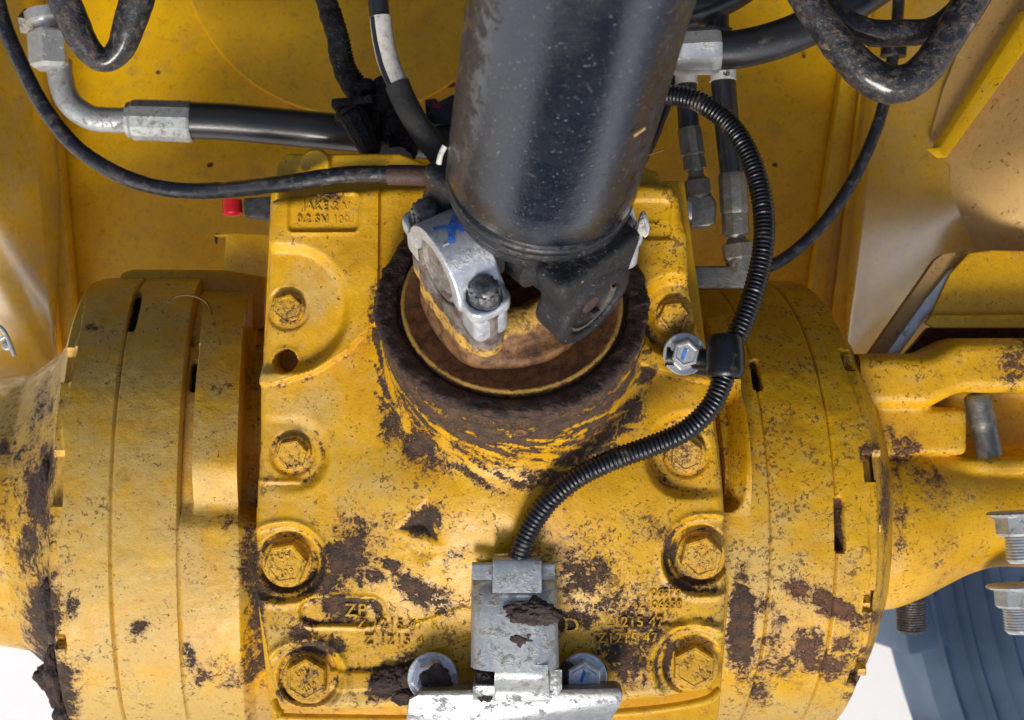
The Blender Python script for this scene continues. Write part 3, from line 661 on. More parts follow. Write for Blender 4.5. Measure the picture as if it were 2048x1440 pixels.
# ---- text on the cover
def ct(s, u, v, size, rot=0, mat=M['letter'], ext=2.2, space=1.1):
    if v < 500: ext = .7; size *= .92
    hz = float(cover_h(np.array([[float(u)]]), np.array([[float(v)]]))[0, 0]); q = ((u-1020)/330)**2+((v-800)/400)**2
    c, s_ = math.cos(math.radians(rot)), math.sin(math.radians(rot))
    text('raised_lettering', s, U(u, v, hz+2.6)*np.array([1, 1, 1]), size, mat, ax, (c, s_, 0), (-s_, c, 0), ext, space=space, bev=.5)
ct('Z 1215 47 R01', 812, 1250, 28, -1, space=1.15); ct('Z 1215 4 F', 800, 1282, 28, -1, space=1.15); ct('ZP', 712, 1221, 36, 0)
ct('4Z106878', 1312, 1186, 22); ct('4Z106658', 1314, 1210, 22); ct('YZ1215 47', 1258, 1244, 28); ct('YZ1215 47', 1246, 1276, 28); ct('D', 1143, 1252, 42)
ct('JAKE 2 V', 652, 414, 25); ct('0.2 SN 1001', 652, 440, 23); ct('JCY', 1300, 455, 24)
# ---- bolts
def bolt_mesh(r):
    me_o = None; hgt = r*.62; pr = r/ math.cos(math.pi/6)*.98
    o1 = lathe('bolt', dens([(0, r*1.28), (4, r*1.28), (6.5, r*1.22)], 3)+[(7, r*1.02), (7.1, 0)], (0, 0, 0), (0, 0, 1), M['bolt'], None, seg=40)
    a = [(6, pr), (hgt-3, pr), (hgt+2, pr*.93), (hgt+2.5, pr*.80), (hgt+1, pr*.74), (hgt+1, 0.02)]
    o2 = lathe('bolt_head', a, (0, 0, 0), (0, 0, 1), M['bolt'], None, seg=6, smooth=20)
    return o1, o2
protos = {}
def put_bolt(u, v, r, z, rot, tilt=(0, 0), parent=ax, mk=None):
    o1, o2 = bolt_mesh(r); M4 = Matrix.Rotation(tilt[0], 4, 'X') @ Matrix.Rotation(tilt[1], 4, 'Y') @ Matrix.Rotation(rot, 4, 'Z')
    loc = Vector(U(u, v, z)*S)
    o1.parent = parent; o1.location = loc-parent.location; o1.rotation_euler = M4.to_euler()
    o2.name = 'head'; o2.parent = o1
    if mk:
        t = text('head_marking', mk, (0, 0, r*.62+1.4), r*.42, M['bolt'], None, ext=1, bev=.3); t.parent = o1
    return o1
for i, (bu, bv, r, *_r) in enumerate(BOLTS):
    big = r > 40
    put_bolt(bu, bv, r*.86, -11 if big else 4, [.3, .2, .15, .52, .1, .45, .3, .5][i], ((-.05, .1, .03, 0, .1, .12, .08, .02)[i], (.02, .0, 0, -.03, -.04, -.05, -.06, -.04)[i]), mk=('UH\n\n10.9' if big else None))
# small flange bolts along the housing edges
def edge_bolt(u, v, z, sgn):
    lathe('flange_bolt', [(-16, 17), (0, 17), (2, 14), (2, .02)], U(u-sgn*7, v, z), (sgn, .05, .15), M['bolt'], ax, seg=6, smooth=20, ang0=.4)
for (u, v, z) in ((104, 962, -78), (108, 1268, -80), (136, 706, -225), (118, 1120, -70)): edge_bolt(u, v, z, -1)
for (u, v, z) in ((1708, 722, -230), (1766, 1050, -110), (1744, 1205, -120), (1736, 1336, -160), (1765, 900, -135)): edge_bolt(u, v, z, 1)
# mud packed in the left groove, rough lumps
def clump(name, c, r, mat, parent=None, squash=(1, 1, .6), seed=0, amp=.55, n=26, label=None, scale=None):
    bm = bmesh.new(); bmesh.ops.create_icosphere(bm, subdivisions=5, radius=1)
    V = np.array([v.co[:] for v in bm.verts]); F = [[v.index for v in f.verts] for f in bm.faces]; bm.free()
    nn = fbm(V*r+seed*31.7, r*.8, 5)-.5+.22*(fbm(V*r+seed*11.7, 7, 3)-.5); V = V*(1+amp*2*nn)[:, None]*np.array(squash)*r+np.asarray(c)
    o = mesh(name, V, F, mat, parent, 180)
    if label and not parent: o['label'] = label; o['category'] = 'mud'
    return o
for i, (u, v, z, r, sq) in enumerate([(92, 975, -118, 24, (.6, 2.4, .5)), (98, 1215, -120, 28, (.7, 2.1, .5)), (112, 1350, -165, 34, (.7, 1.9, .6)), (92, 1352, -205, 30, (.9, .9, .6)), (130, 1425, -200, 36, (.7, 1.4, .6))]):
    clump('packed_mud', U(u, v, z), r, M['mud'], ax, sq, i)
# mud ring round the pinion seal
ringp = dens([(-40, 213), (-14, 215), (-3, 219), (1, 228), (3, 240), (3, 250), (-1, 256), (-9, 257), (-14, 254), (-24, 250)], 4)
lathe('greasy_mud_ring', ringp, FC, AY, M['mud'], ax, seg=360, rough=11, rscale=21, smooth=180)
lathe('seal_lip', [(-17, 254), (-15, 259.5), (-11.5, 259.5), (-10, 254)], FC, AY, M['clean'], ax, seg=120, arc=(math.radians(-108), math.radians(-66)), ref=(0, -.83, .56))
lathe('boss_plug', [(0, 12), (4, 12), (5, 6), (1, 4), (1, .02)], U(1040, 862, 236), (0, -.83, .5), M['rust'], ax, seg=24)

# ================================================================== PINION FLANGE (yoke flange)
E1 = nrm(.52*PX-.86*QX); E2 = nrm(-.86*PX-.52*QX)
fl = thing('pinion_flange', FC, 'rusty round pinion flange with silver bearing clamp inside the mud ring', 'flange')
o = lathe('flange_disc', dens([(-30, 209), (-2, 210), (3, 207), (3, 202), (0, 196), (-5, 170), (-9, 140), (-10, 100), (-10, .02)], 4), FC, AY, M['rust'], fl, seg=160, rough=.8, rscale=10, smooth=60)
V = np.array([v.co[:] for v in o.data.vertices])/S; t = V@AY; r = np.sqrt(np.maximum((V**2).sum(1)-t*t, 0))
at = o.data.attributes.new('edge', 'FLOAT', 'POINT'); at.data.foreach_set('value', (np.exp(-((r-206)/5.5)**2)*.80+.34*np.exp(-((r-150)/40)**2)*(V@QX > -120)).astype(np.float32))
A = [E2, E1, AY]
HB = 188      # height of the joint centre over the flange
def hubf(g):
    x, y, z_ = g[..., 0], g[..., 1], g[..., 2]
    d = sdbox(x+2, y+4, z_-30, 148, 100, 42, 34)
    d = smin(d, sdcyl(x, y, z_, 150, 14, 8), 60)
    d = smin(d, sdbox(x+10, y-40, z_-34, 96, 70, 38, 30), 14)
    for sx, cx in ((1, 115), (-1, -150)):
        b = sdbox(x-cx, y, z_-112, 38, 84, 72, 20); b = smin(b, sdcyl(x-cx, abs(y)-98, z_-130, 33, 66, 6), 10)
        ring_ = np.hypot(y, z_-HB)-66; b = smax(b, -ring_, 6); d = smin(d, b, 22)
    d = smax(d, -sdcyl(x, y, z_-90, 66, 74, 20), 14)
    return d
s = NT('flange_casting')
kz = s.n('ShaderNodeVectorMath', operation='DOT_PRODUCT'); s.l(s.pos, kz.inputs[0]); kz.inputs[1].default_value = tuple(AY)
hgt = s.math('SUBTRACT', kz.outputs['Value'], float(FC@AY))
hn = s.math('ADD', hgt, s.math('MULTIPLY', s.math('SUBTRACT', s.noise(30, 5, .6), .5), 60))
low = s.ramp(hn, 92, 80)
low2 = s.ramp(hn, 62, 48)
c = s.mix(s.ramp(s.noise(30, 7, .7), .36, .64), (.30, .27, .24), (.11, .07, .05))
yc = s.mix(s.ramp(s.noise(20, 7, .7, off=8), .50, .66), (.62, .36, .07), (.14, .07, .03))
c = s.mix(low, c, yc); c = s.mix(low2, c, s.mix(s.ramp(s.noise(26, 8, .72), .36, .66), (.10, .045, .02), (.30, .15, .055))); c = s.mix(s.math('MULTIPLY', s.ramp(s.noise(22, 6, .7, off=77), .56, .66), .8), c, (.06, .032, .022))
M['flangecast'] = s.done(c, s.fmix(s.noise(15, 5), .35, .8), s.bump(s.noise(9, 6, .7), 2.4), metal=s.fmix(low, .35, 0))
local_mesh('flange_yoke', hubf, (-215, -160, -34), (185, 160, 225), 4.2, FC, A, M['flangecast'], fl, rough=1.0)
def clampf(cx):
    def f(g):
        x, y, z_ = g[..., 0]-cx, g[..., 1], g[..., 2]-HB
        rr_ = np.hypot(y, z_)
        tap = 44-8*sstep(60, 0, abs(y))*0
        arch = np.maximum(rr_-88, 64-rr_); arch = np.maximum(arch, -z_-2)
        arch = np.maximum(arch, abs(x)-42)
        foot = sdbox(x, abs(y)-100, z_-6, 42, 34, 13, 8)
        foot = smax(foot, sdcyl(x, abs(y)-96, z_-6, 46, 30, 2), 4)
        d = smin(arch-1, foot, 12)
        d = smin(d, sdbox(x, abs(y)-100, z_+38, 34, 30, 36, 16), 6)
        d = smax(d, 60-rr_, 4)
        d = smax(d, -sdcyl(x, abs(y)-100, z_-22, 31, 9, 1), 2)
        return d
    return f
for cx, mt in ((115, 'zinc_clean2'), (-158, 'zinc_clean2')):
    cp = local_mesh('bearing_clamp', clampf(cx), (cx-55, -155, HB-90), (cx+55, 155, HB+105), 3.0, FC, A, M[mt], fl)
    lathe('bearing_cup', dens([(-70, 50), (30, 62), (34, 60), (36, 52), (30, 46), (28, 20), (32, 16), (32, .02)], 10), FC+HB*AY+(cx)*E2, E2*(1 if cx > 0 else -1), M['dark_steel'] if cx < 0 else M['clampcast'], fl, seg=48)
    for sy in (-1, 1):
        bo = FC+(HB+14)*AY+cx*E2+sy*100*E1
        b_ = lathe('clamp_bolt', [(0, 29), (5, 29), (7, 25), (8, 25), (9, 24.5), (30, 24), (36, 20), (38, 15), (38, .02)], bo, AY, M['boltgrey'], fl, seg=24, smooth=50)
        # twelve point grip: facets proud of the head
        for k in range(12):
            a_ = k*math.pi/6; q = math.cos(a_)*E1+math.sin(a_)*E2
            box_axes('spline_tooth', bo+AY*19+q*24, q, np.cross(AY, q), AY, 3.4, 3.2, 11, M['boltgrey'], b_, 1.2) if cx > 0 else None
# blue crayon marks and a stamped code on the silver clamp
def on_arch(x, al, lift=1.6):
    return FC+(HB+(90+lift)*math.cos(al))*AY+((90+lift)*math.sin(al))*E1+(115+x)*E2
def mark(pts, r):
    P = np.array([on_arch(x, a_) for x, a_ in pts]); P = spline(P, 8); T = np.gradient(P, axis=0); nrmls = P-(FC+HB*AY); nrmls = nrmls-np.outer(nrmls@E2, E2)
    V = []
    for p, t_, n_ in zip(P, T, nrmls):
        sd_ = nrm(np.cross(t_, n_)); V += [p-sd_*r, p+sd_*r]
    F = [[2*i, 2*i+1, 2*i+3, 2*i+2] for i in range(len(P)-1)]
    return mesh('blue_mark', V, F, M['blue'], fl, 60)
mark([(-20, -.30), (-2, -.10), (10, .12), (16, .26)], 5.5); mark([(28, -.22), (12, -.16), (-4, -.02), (-14, .14)], 3.5); mark([(-36, .22), (-30, .06), (-18, .02), (-6, -.06)], 3)
for ch, x_, al_ in (('Z', -30, .10), ('O', -31, .28), ('R', -32, .46), ('1', 26, .22)):
    text('stamped_letter', ch, on_arch(x_, al_, .6), 17, M['stamp'], fl, math.cos(al_)*E1-math.sin(al_)*AY, -E2, .35, bev=.15)
clump('olive_deposit', FC+18*AY+85*E1+15*PX-22*E2, 62, M['olive'], fl, (1.15, .75, .4), 3, .25)

# ================================================================== CROSS JOINT AND DRIVE SHAFT
SH = nrm((45, 203, 302)); P0 = U(1085, 345, 438); CC = FC+HB*AY
dsf = thing('drive_shaft', P0, 'scuffed black tubular drive shaft with forked joint yoke above the axle', 'drive shaft')
lathe('shaft_tube', dens([(0, 154), (2, 159), (6, 160.5), (1800, 160.5)], 60), P0, SH, M['shaft'], dsf, seg=160)
o = bpy.data.objects['shaft_tube']; V = np.array([v.co[:] for v in o.data.vertices])/S; V = V-np.outer(V@SH, SH)
at = o.data.attributes.new('side', 'FLOAT', 'POINT'); at.data.foreach_set('value', (sstep(.55, .9, abs(V[:, 0]+8)/160)).astype(np.float32))
lathe('weld_ring', dens([(4, 150), (-2, 152), (-6, 152), (-9, 157), (-14, 160), (-20, 160), (-24, 157), (-27, 153), (-32, 153), (-38, 157), (-44, 155), (-52, 146), (-66, 128), (-80, 100)], 5), P0, SH, M['ring'], dsf, seg=140, rough=.8, smooth=60)
# yoke frame: ear axis roughly along E1, re-orthogonalised on the shaft axis
YX = nrm(.70*PX-.72*QX); YX = nrm(YX-np.dot(YX, SH)*SH); YY = np.cross(SH, YX)
YO = CC+YX*20+PX*6
bz = float((P0-YO)@SH); off = (P0-YO)-bz*SH; ox, oy = float(off@YX), float(off@YY)
def yokef(g):
    x, y, z_ = g[..., 0], g[..., 1], g[..., 2]
    d = sdcyl(x-ox*.8, y-oy*.8, z_-(bz-62), 138, 26, 16)
    for sgn in (1, -1):
        cx = 146*sgn
        hw = 74+24*sstep(0, 110, z_)
        b = sdbox((x-cx)+sgn*8*sstep(0, 110, z_), y*74/hw, z_-46, 34, 74, 74, 14)
        b = smin(b, sdcyl(y, z_+2, x-cx, 82, 36, 6), 12)
        d = smin(d, b, 26)
        d = smax(d, -sdcyl(y, z_+2, x-sgn*184, 58, 16, 2), 3)
    d = smax(d, -sdbox(x, y, z_-2, 108, 200, 72, 50), 16)
    return d
local_mesh('joint_yoke', yokef, (-200, -150, -100), (200, 150, bz-20), 4.2, YO, [YX, YY, SH], M['yoke'], dsf, rough=1.4)
for sgn in (1, -1):
    c_ = YO+sgn*166*YX-2*SH
    lathe('bearing_cap', dens([(-6, 55), (2, 55), (3, 50), (0, 44), (-5, 36), (-4, 24), (4, 17), (5, .02)], 5), c_, sgn*YX, M['boot'], dsf, seg=48)
    lathe('snap_ring', [(2, 57), (8, 57), (8, 50), (2, 50)], c_, sgn*YX, M['fitting'], dsf, seg=48, arc=(0.5, 6.0))
    box_axes('snap_ring_lug', c_+sgn*YX*7+YY*12-SH*30, YY, SH, YX, 9, 6, 5, M['dark_steel'], dsf, 1.5)
lathe('cross_trunnion', dens([(-118, 40), (-60, 44), (-52, 58), (52, 58), (60, 44), (118, 40)], 10), YO, YX, M['dark_steel'], dsf, seg=32)
tube('white_lacquer_scrape', [U(877, 328, 470), U(882, 308, 476), U(890, 292, 480)], 4.5, M['white'], dsf, step=4, rough=1.5)
clump('joint_ear_flake', U(1287, 450, 330), 20, M['white'], fl, (.5, 1.1, .6), 8, .5)

# ================================================================== HOSES, CABLES, FITTINGS
def sleeve(name, p, q, prof, mat, parent, seg=32, **k):
    """lathe along p->q, prof in fractions of length"""
    p, q = np.asarray(p, float), np.asarray(q, float); L = np.linalg.norm(q-p)
    return lathe(name, dens([(t*L, r) for t, r in prof], 12), p, (q-p)/L, mat, parent, seg=seg, **k)
# -- big return hose, left
z1 = -520; f1 = (D-z1)/D
h1 = thing('hydraulic_hose', U(320, 240, z1), 'thick black hose with silver elbow and crimped collar running level behind the loom', 'hose')
tube('hose', [U(372, 240, z1), U(460, 244, z1), U(600, 257, z1), U(720, 268, z1), U(860, 282, z1)], 37*f1, M['rubber'], h1, seg=36, step=18)
tube('steel_elbow', [U(118, 120, z1), U(120, 150, z1), U(130, 188, z1), U(150, 216, z1), U(185, 236, z1), U(225, 240, z1), U(265, 240, z1)], 25*f1, M['zinc'], h1, seg=28, step=10)
sleeve('crimp_collar', U(254, 239, z1), U(386, 243, z1), [(0, 26*f1), (.02, 36*f1), (.07, 36*f1), (.09, 39*f1), (.12, 41*f1), (.96, 42*f1), (1, 39*f1)], M['zinc'], h1, seg=12, smooth=25)
sleeve('swivel_nut', U(96, 62, z1+20), U(101, 138, z1+20), [(0, 34*f1), (.08, 41*f1), (.9, 41*f1), (1, 30*f1)], M['zinc_clean'], h1, seg=6, smooth=20, ang0=.5)
sleeve('port_collar', U(88, 22, z1+10), U(96, 62, z1+10), [(0, 40*f1), (.5, 40*f1), (.6, 28*f1), (1, 28*f1)], M['zinc_clean'], h1, seg=12)
sleeve('port_block', U(40, 40, z1-40), U(140, 58, z1-40), [(0, 20), (.05, 30), (.95, 30), (1, 20)], M['fitting'], h1, seg=4)
# -- bent black guard pipes
v1 = thing('bent_guard_pipe', U(205, 120, -120), 'muddy black pipe bent in a narrow V at the upper left corner', 'pipe')
fz = (D+120)/D
tube('bent_pipe', [(*U(98, -120, -60), 32*fz), (*U(122, -20, -80), 32*fz), (*U(150, 50, -100), 30*fz), (*U(176, 98, -118), 27*fz), (*U(209, 122, -124), 23*fz), (*U(240, 98, -118), 27*fz), (*U(262, 40, -100), 32*fz), (*U(284, -40, -80), 35*fz), (*U(300, -120, -60), 35*fz)], 30, M['pipe'], v1, seg=32, step=7, rough=2.2)
v2 = thing('bent_guard_pipe', U(1810, 180, 0), 'long dusty black pipe loop reaching lowest at the upper right corner', 'pipe')
tube('bent_pipe', [(*U(1545, -120, 60), 30), (*U(1600, -20, 50), 31), (*U(1655, 60, 40), 33), (*U(1712, 128, 34), 36), (*U(1758, 162, 30), 38), (*U(1800, 168, 30), 38), (*U(1842, 146, 34), 35), (*U(1882, 96, 40), 33), (*U(1925, 30, 46), 33), (*U(1968, -40, 52), 32), (*U(2010, -120, 60), 32)], 30, M['pipe'], v2, seg=36, step=7, rough=2.4)
v3 = thing('bent_guard_pipe', U(1800, 50, -60), 'inner dusty black pipe crossing between the arms of the long loop', 'pipe')
tube('bent_pipe', [(*U(1560, -60, -10), 20), (*U(1620, -5, -14), 24), (*U(1680, 40, -18), 27), (*U(1740, 64, -20), 27), (*U(1800, 66, -20), 27), (*U(1860, 60, -18), 25), (*U(1910, 20, -10), 20), (*U(1960, -60, 0), 18)], 26, M['pipe'], v3, seg=32, step=7, rough=2.0)
# -- thin dusty cable sweeping across the left
z2 = -160
c1 = thing('brake_line_cable', U(470, 380, z2), 'dusty black cable sagging from the left edge to a brown sleeve at the shaft', 'cable')
tube('cable', [U(-20, -60, z2-20), U(6, 40, z2-10), U(34, 110, z2), U(82, 205, z2), U(150, 292, z2), U(240, 350, z2), U(330, 377, z2), U(430, 381, z2+40), U(560, 368, 0), U(690, 350, 40), U(790, 348, 60)], 16*(D+160)/D, M['cable'], c1, seg=24, step=9, rough=1.6)
tube('heat_sleeve', [U(776, 350, 60), U(830, 351, 66), U(880, 353, 80), U(910, 356, 80)], 20, M['boot'], c1, seg=24, step=8, rough=2)
# -- muddy harness
z3 = -250; f3 = (D-z3)/D
hn_ = thing('wiring_harness', U(770, 230, z3), 'mud caked black wiring loom with a plug connector left of the shaft', 'wiring harness')
tube('loom', [U(630, -60, z3-30), U(655, 10, z3-20), U(672, 70, z3), U(684, 130, z3), U(706, 176, z3), U(736, 214, z3), U(780, 262, z3)], 21*f3, M['mudloom'], hn_, seg=28, step=5, rough=5)
tube('ribbed_edge', [U(670, 20, z3-20), U(688, 80, z3), U(700, 130, z3), U(718, 160, z3)], 11*f3, M['conduit'], hn_, seg=16, step=2.2, ribs=(8, 2.4))
for i, (u, v, r, sq) in enumerate([(728, 178, 26, (1, .8, .8)), (770, 200, 34, (.9, 1, .7)), (790, 250, 36, (.9, 1.3, .7)), (815, 290, 26, (.8, 1.2, .6)), (748, 250, 32, (.8, 1.3, .7)), (764, 170, 18, (1, 1, .8))]):
    clump('caked_mud', U(u, v, z3+10), r*f3, M['mudloom'], hn_, sq, 40+i, .42)
sleeve('plug_body', U(700, 214, z3+34), U(748, 312, z3+34), [(0, 36), (.05, 42), (.12, 42), (.14, 34), (.5, 31), (.9, 24), (1, 14)], M['mudloom'], hn_, seg=10, smooth=25)
box_axes('plug_rim', U(707, 208, z3+44), nrm(PX+.1*aW), aW, np.array((0, 0, 1.)), 44, 9, 34, M['mudloom'], hn_, 4)
clump('pale_foam_scrap', U(786, 314, z3+30), 34, M['foam'], hn_, (1.15, .55, .4), 9, .5)
tube('red_wire', [U(742, 296, z3), U(750, 316, z3), U(764, 326, z3)], 6, M['red'], hn_, step=5)
# -- hose with white tape
z4 = -120; f4 = (D-z4)/D
tp = thing('taped_cable', U(800, 160, z4), 'black cable wrapped in white tape then grey sleeve beside the shaft', 'cable')
cp_ = [U(752, -60, z4), U(757, 10, z4), U(763, 60, z4), U(778, 130, z4), U(800, 185, z4), U(824, 232, z4), U(852, 276, z4), U(890, 322, z4)]
tube('cable', cp_, 20.5*f4, M['rubber'], tp, seg=28, step=9)
tube('white_tape', [U(761, 34, z4+2), U(764, 62, z4+2), U(770, 96, z4+2), U(780, 132, z4+2), U(795, 168, z4+2)], 22*f4, M['white'], tp, seg=28, step=8, rough=.6)
tube('dark_stripe', [U(748, 34, z4+14), U(752, 66, z4+14), U(760, 108, z4+14), U(772, 148, z4+14), U(782, 172, z4+14)], 8*f4, M['rubber'], tp, seg=14, step=8)
tube('grey_sleeve', [U(794, 168, z4+1), U(806, 196, z4+1), U(826, 234, z4+1), U(854, 276, z4+1), U(892, 324, z4+1)], 25*f4, M['greycable'], tp, seg=28, step=9, rough=.8)
# -- little connector with crimson lock, and red cap
cn = thing('electrical_connector', U(880, 220, -420), 'small black connector with crimson lock tab half hidden behind the shaft', 'connector')
poly_prism('connector_shell', pp([(849, 198), (872, 196), (876, 204), (905, 188), (935, 190), (940, 248), (870, 250), (852, 240)], -400), 80, M['conduit'], cn, 5)
poly_prism('lock_tab', pp([(864, 202), (880, 206), (884, 216), (868, 217)], -396), 10, M['magenta'], cn, 1.5)
poly_prism('grey_bracket', pp([(868, 250), (930, 250), (930, 300), (890, 290)], -420), 30, M['greycable'], cn, 4)
sn = thing('breather_plug', U(500, 415, -330), 'bright red cap on a dark stub beside the yellow cover', 'plug')
sleeve('red_cap', U(464, 400, -340), U(465, 432, -340), [(0, 22), (.8, 23), (.92, 20), (1, 14)], M['red'], sn, seg=24)
poly_prism('dark_stub', pp([(486, 396), (545, 392), (545, 438), (488, 434)], -330), 50, M['dark_steel'], sn, 6)
# -- corrugated conduit in front of everything
cd = thing('corrugated_conduit', U(1200, 930, 100), 'glossy black corrugated conduit curving from behind the shaft down to the grey cover', 'conduit')
cpts = [(1250,205,-160),(1330,190,-110),(1400,205,-70),(1462,252,-40),(1502,320,-10),(1524,400,20),(1528,480,50),(1514,560,70),(1488,640,90),(1462,700,100),(1446,760,110),(1420,815,118),(1370,862,122),(1300,893,126),(1220,922,130),(1150,958,136),(1095,1005,138),(1058,1060,132),(1038,1115,122),(1034,1150,110)]
tube('conduit', [U(*c_) for c_ in cpts], 20.3, M['conduit'], cd, seg=26, step=1.9, ribs=(8.6, 1.9), smooth=80)
pc = thing('pipe_clip', U(1410, 712, 60), 'black rubber lined clip holding the conduit beside its shiny bolt', 'clip')
sleeve('rubber_sleeve', U(1451, 668, 98), U(1451, 756, 108), [(0, 24), (.04, 31), (.12, 34), (.5, 37), (.88, 37), (.96, 35), (1, 31), (1, 27), (.8, 25)], M['conduit'], pc, seg=40)
tube('clip_strap', [U(1330, 712, 36), U(1372, 716, 36), U(1420, 722, 50), U(1446, 742, 66)], 22, M['conduit'], pc, seg=16, step=8)
poly_prism('clip_plate', pp([(1322, 700), (1345, 680), (1400, 684), (1425, 720), (1418, 752), (1370, 748), (1335, 732)], 34), 8, M['dark_steel'], pc, 2)
def zbolt(parent, u, v, z, rw, rh, mat, rot=.3, tilt=(0, 0, 1), blue=True):
    lathe('washer', [(0, rw), (5, rw), (6.5, rw-2), (6.5, .02)], U(u, v, z), tilt, mat, parent, seg=40)
    lathe('hex_bolt', [(6, rh*1.25), (10, rh*1.25), (12, rh*1.1), (12.1, rh*1.02), (12+rh*.55, rh*1.02), (15+rh*.55, rh*.93), (15.5+rh*.55, rh*.8), (14+rh*.55, rh*.7), (14+rh*.55, .02)], U(u, v, z), tilt, mat, parent, seg=6 if False else 6, smooth=20, ang0=rot)
    if blue: mesh('blue_mark', [U(u-7, v+12, z+16.5+rh*.55), U(u-2, v+14, z+16.5+rh*.55), U(u+6, v-6, z+16.5+rh*.55), U(u+1, v-12, z+16.5+rh*.55)], [[0, 1, 2, 3]], M['blue'], parent, 0)
zbolt(pc, 1368, 708, 42, 42, 27, M['zinc_clean'])
# -- black round cable on the right
c2 = thing('round_cable', U(1650, 430, -400), 'plain thin black cable hanging from the right pipe loop and swinging left behind the conduit', 'cable')
tube('cable', [U(1800, -80, -500), U(1796, 20, -470), U(1786, 110, -440), U(1768, 205, -420), U(1746, 275, -410), U(1706, 360, -400), U(1652, 440, -390), U(1592, 500, -380), U(1530, 536, -370), U(1430, 560, -370)], 12.5*(D+400)/D, M['cable'], c2, seg=20, step=12)
sleeve('cable_grip', U(1788, 84, -440), U(1786, 116, -440), [(0, 18), (.1, 30), (.9, 30), (1, 16)], M['conduit'], c2, seg=16)
# -- right thick hose with collar
z5 = -170; f5 = (D-z5)/D
h2 = thing('hydraulic_hose', U(1460, 100, z5), 'thick black hose with wide silver collar leaving the shaft to the right', 'hose')
sleeve('crimp_collar', U(1300, 106, z5), U(1438, 100, z5), [(0, 40*f5), (.4, 46*f5), (.93, 48*f5), (1, 44*f5)], M['zinc_clean'], h2, seg=10, smooth=25, ang0=.2)
tube('hose', [U(1430, 102, z5), U(1480, 98, z5), U(1540, 84, z5), U(1600, 62, z5), U(1680, 22, z5), U(1760, -30, z5)], 38*f5, M['rubber'], h2, seg=32, step=12)
h3 = thing('hydraulic_hose', U(1440, 0, -320), 'fat dark hose crossing the top edge right behind the shaft', 'hose')
tube('hose', [U(1300, 28, -340), U(1380, 14, -320), U(1450, -14, -320), U(1520, -60, -320)], 42*(D+320)/D, M['rubber'], h3, seg=32, step=14)
tube('drop_pipe', [U(1434, 0, -330), U(1434, 60, -330), U(1440, 120, -330)], 28, M['rubber'], h3, seg=20, step=14)
# -- two vertical hoses with crimps, nuts and elbows
def vhose(name, label, pts_u, z, r, rc, elbow, lab=None):
    t = thing(name, U(*pts_u[-1], z), label, 'hose'); f = (D-z)/D
    top, mid, cb, nb, ee = pts_u     # hose top, crimp top, crimp bottom, nut bottom, elbow corner
    tube('hose', [U(*top, z), U((top[0]+mid[0])/2-2, (top[1]+mid[1])/2, z), U(*mid, z)], r*f, M['rubber'], t, seg=24, step=14)
    sleeve('crimp_collar', U(*mid, z), U(*cb, z), [(0, r*1.06*f), (.05, rc*f), (.62, rc*f), (.66, rc*.92*f), (.98, rc*.98*f), (1, rc*.8*f)], M['fitting'], t, seg=10, smooth=25)
    sleeve('neck', U(*cb, z), U(cb[0]+(nb[0]-cb[0])*.4, cb[1]+(nb[1]-cb[1])*.4, z), [(0, rc*.7*f), (.3, rc*.62*f), (1, rc*.85*f)], M['fitting'], t, seg=24)
    sleeve('swivel_nut', U(cb[0]+(nb[0]-cb[0])*.25, cb[1]+(nb[1]-cb[1])*.25, z+3), U(*nb, z+3), [(0, rc*.75*f), (.15, rc*1.12*f), (.85, rc*1.14*f), (1, rc*.95*f)], M['fitting'], t, seg=6, smooth=20, ang0=.5)
    return t, f
z6 = -330
t6, f6 = vhose('hydraulic_hose', 'thinner of two black hoses dropping to a short elbow on the cover', [(1372, 100), (1378, 255), (1391, 340), (1398, 398), (1400, 430)], z6, 21, 24, None)
sleeve('tape_band', U(1372, 146, z6+2), U(1373, 168, z6+2), [(0, 22.5*f6), (1, 22.5*f6)], M['white'], t6, seg=24)
poly_prism('elbow_body', pp([(1372, 390), (1424, 388), (1434, 404), (1432, 446), (1420, 454), (1376, 454)], z6+26), 54, M['fitting'], t6, 9, seg=3)
sleeve('elbow_stub', U(1350, 424, z6), U(1380, 424, z6), [(0, 24*f6), (.5, 24*f6), (.6, 30*f6), (1, 30*f6)], M['zinc_clean'], t6, seg=24)
t7, f7 = vhose('hydraulic_hose', 'thicker of two black hoses dropping to a long grey tee fitting', [(1443, 110), (1465, 346), (1472, 470), (1478, 520), (1480, 556)], z6+20, 25, 29, None)
tube('hose_upper', [U(1440, 60, z6+20), U(1446, 140, z6+20)], 25*f6, M['rubber'], t7, seg=24)
sleeve('tape_band', U(1445, 138, z6+22), U(1446, 162, z6+22), [(0, 26.5*f6), (1, 26.5*f6)], M['white'], t7, seg=24)
text('hose_number', '9', U(1452, 148, z6+22+29*f6), 22, M['dark'], t7, (.1, -1, 0), (1, .1, 0), .4, bev=0)
poly_prism('tee_run', pp([(1384, 532), (1500, 530), (1512, 540), (1512, 576), (1384, 577)], z6+44), 58, M['fitting'], t7, 8, seg=3)
sleeve('tee_branch', U(1478, 505, z6+24), U(1480, 545, z6+24), [(0, 27*f6), (1, 27*f6)], M['fitting'], t7, seg=12)
sleeve('tee_stub', U(1366, 554, z6+18), U(1390, 554, z6+18), [(0, 22*f6), (.5, 22*f6), (.6, 26*f6), (1, 26*f6)], M['zinc'], t7, seg=24)
c3 = thing('round_cable', U(1310, 240, -420), 'short straight black cable slanting behind the shaft below the conduit', 'cable')
tube('cable', [U(1352, 150, -420), U(1330, 210, -420), U(1300, 285, -420), U(1270, 340, -420)], 13*1.16, M['rubber'], c3, seg=18, step=12)

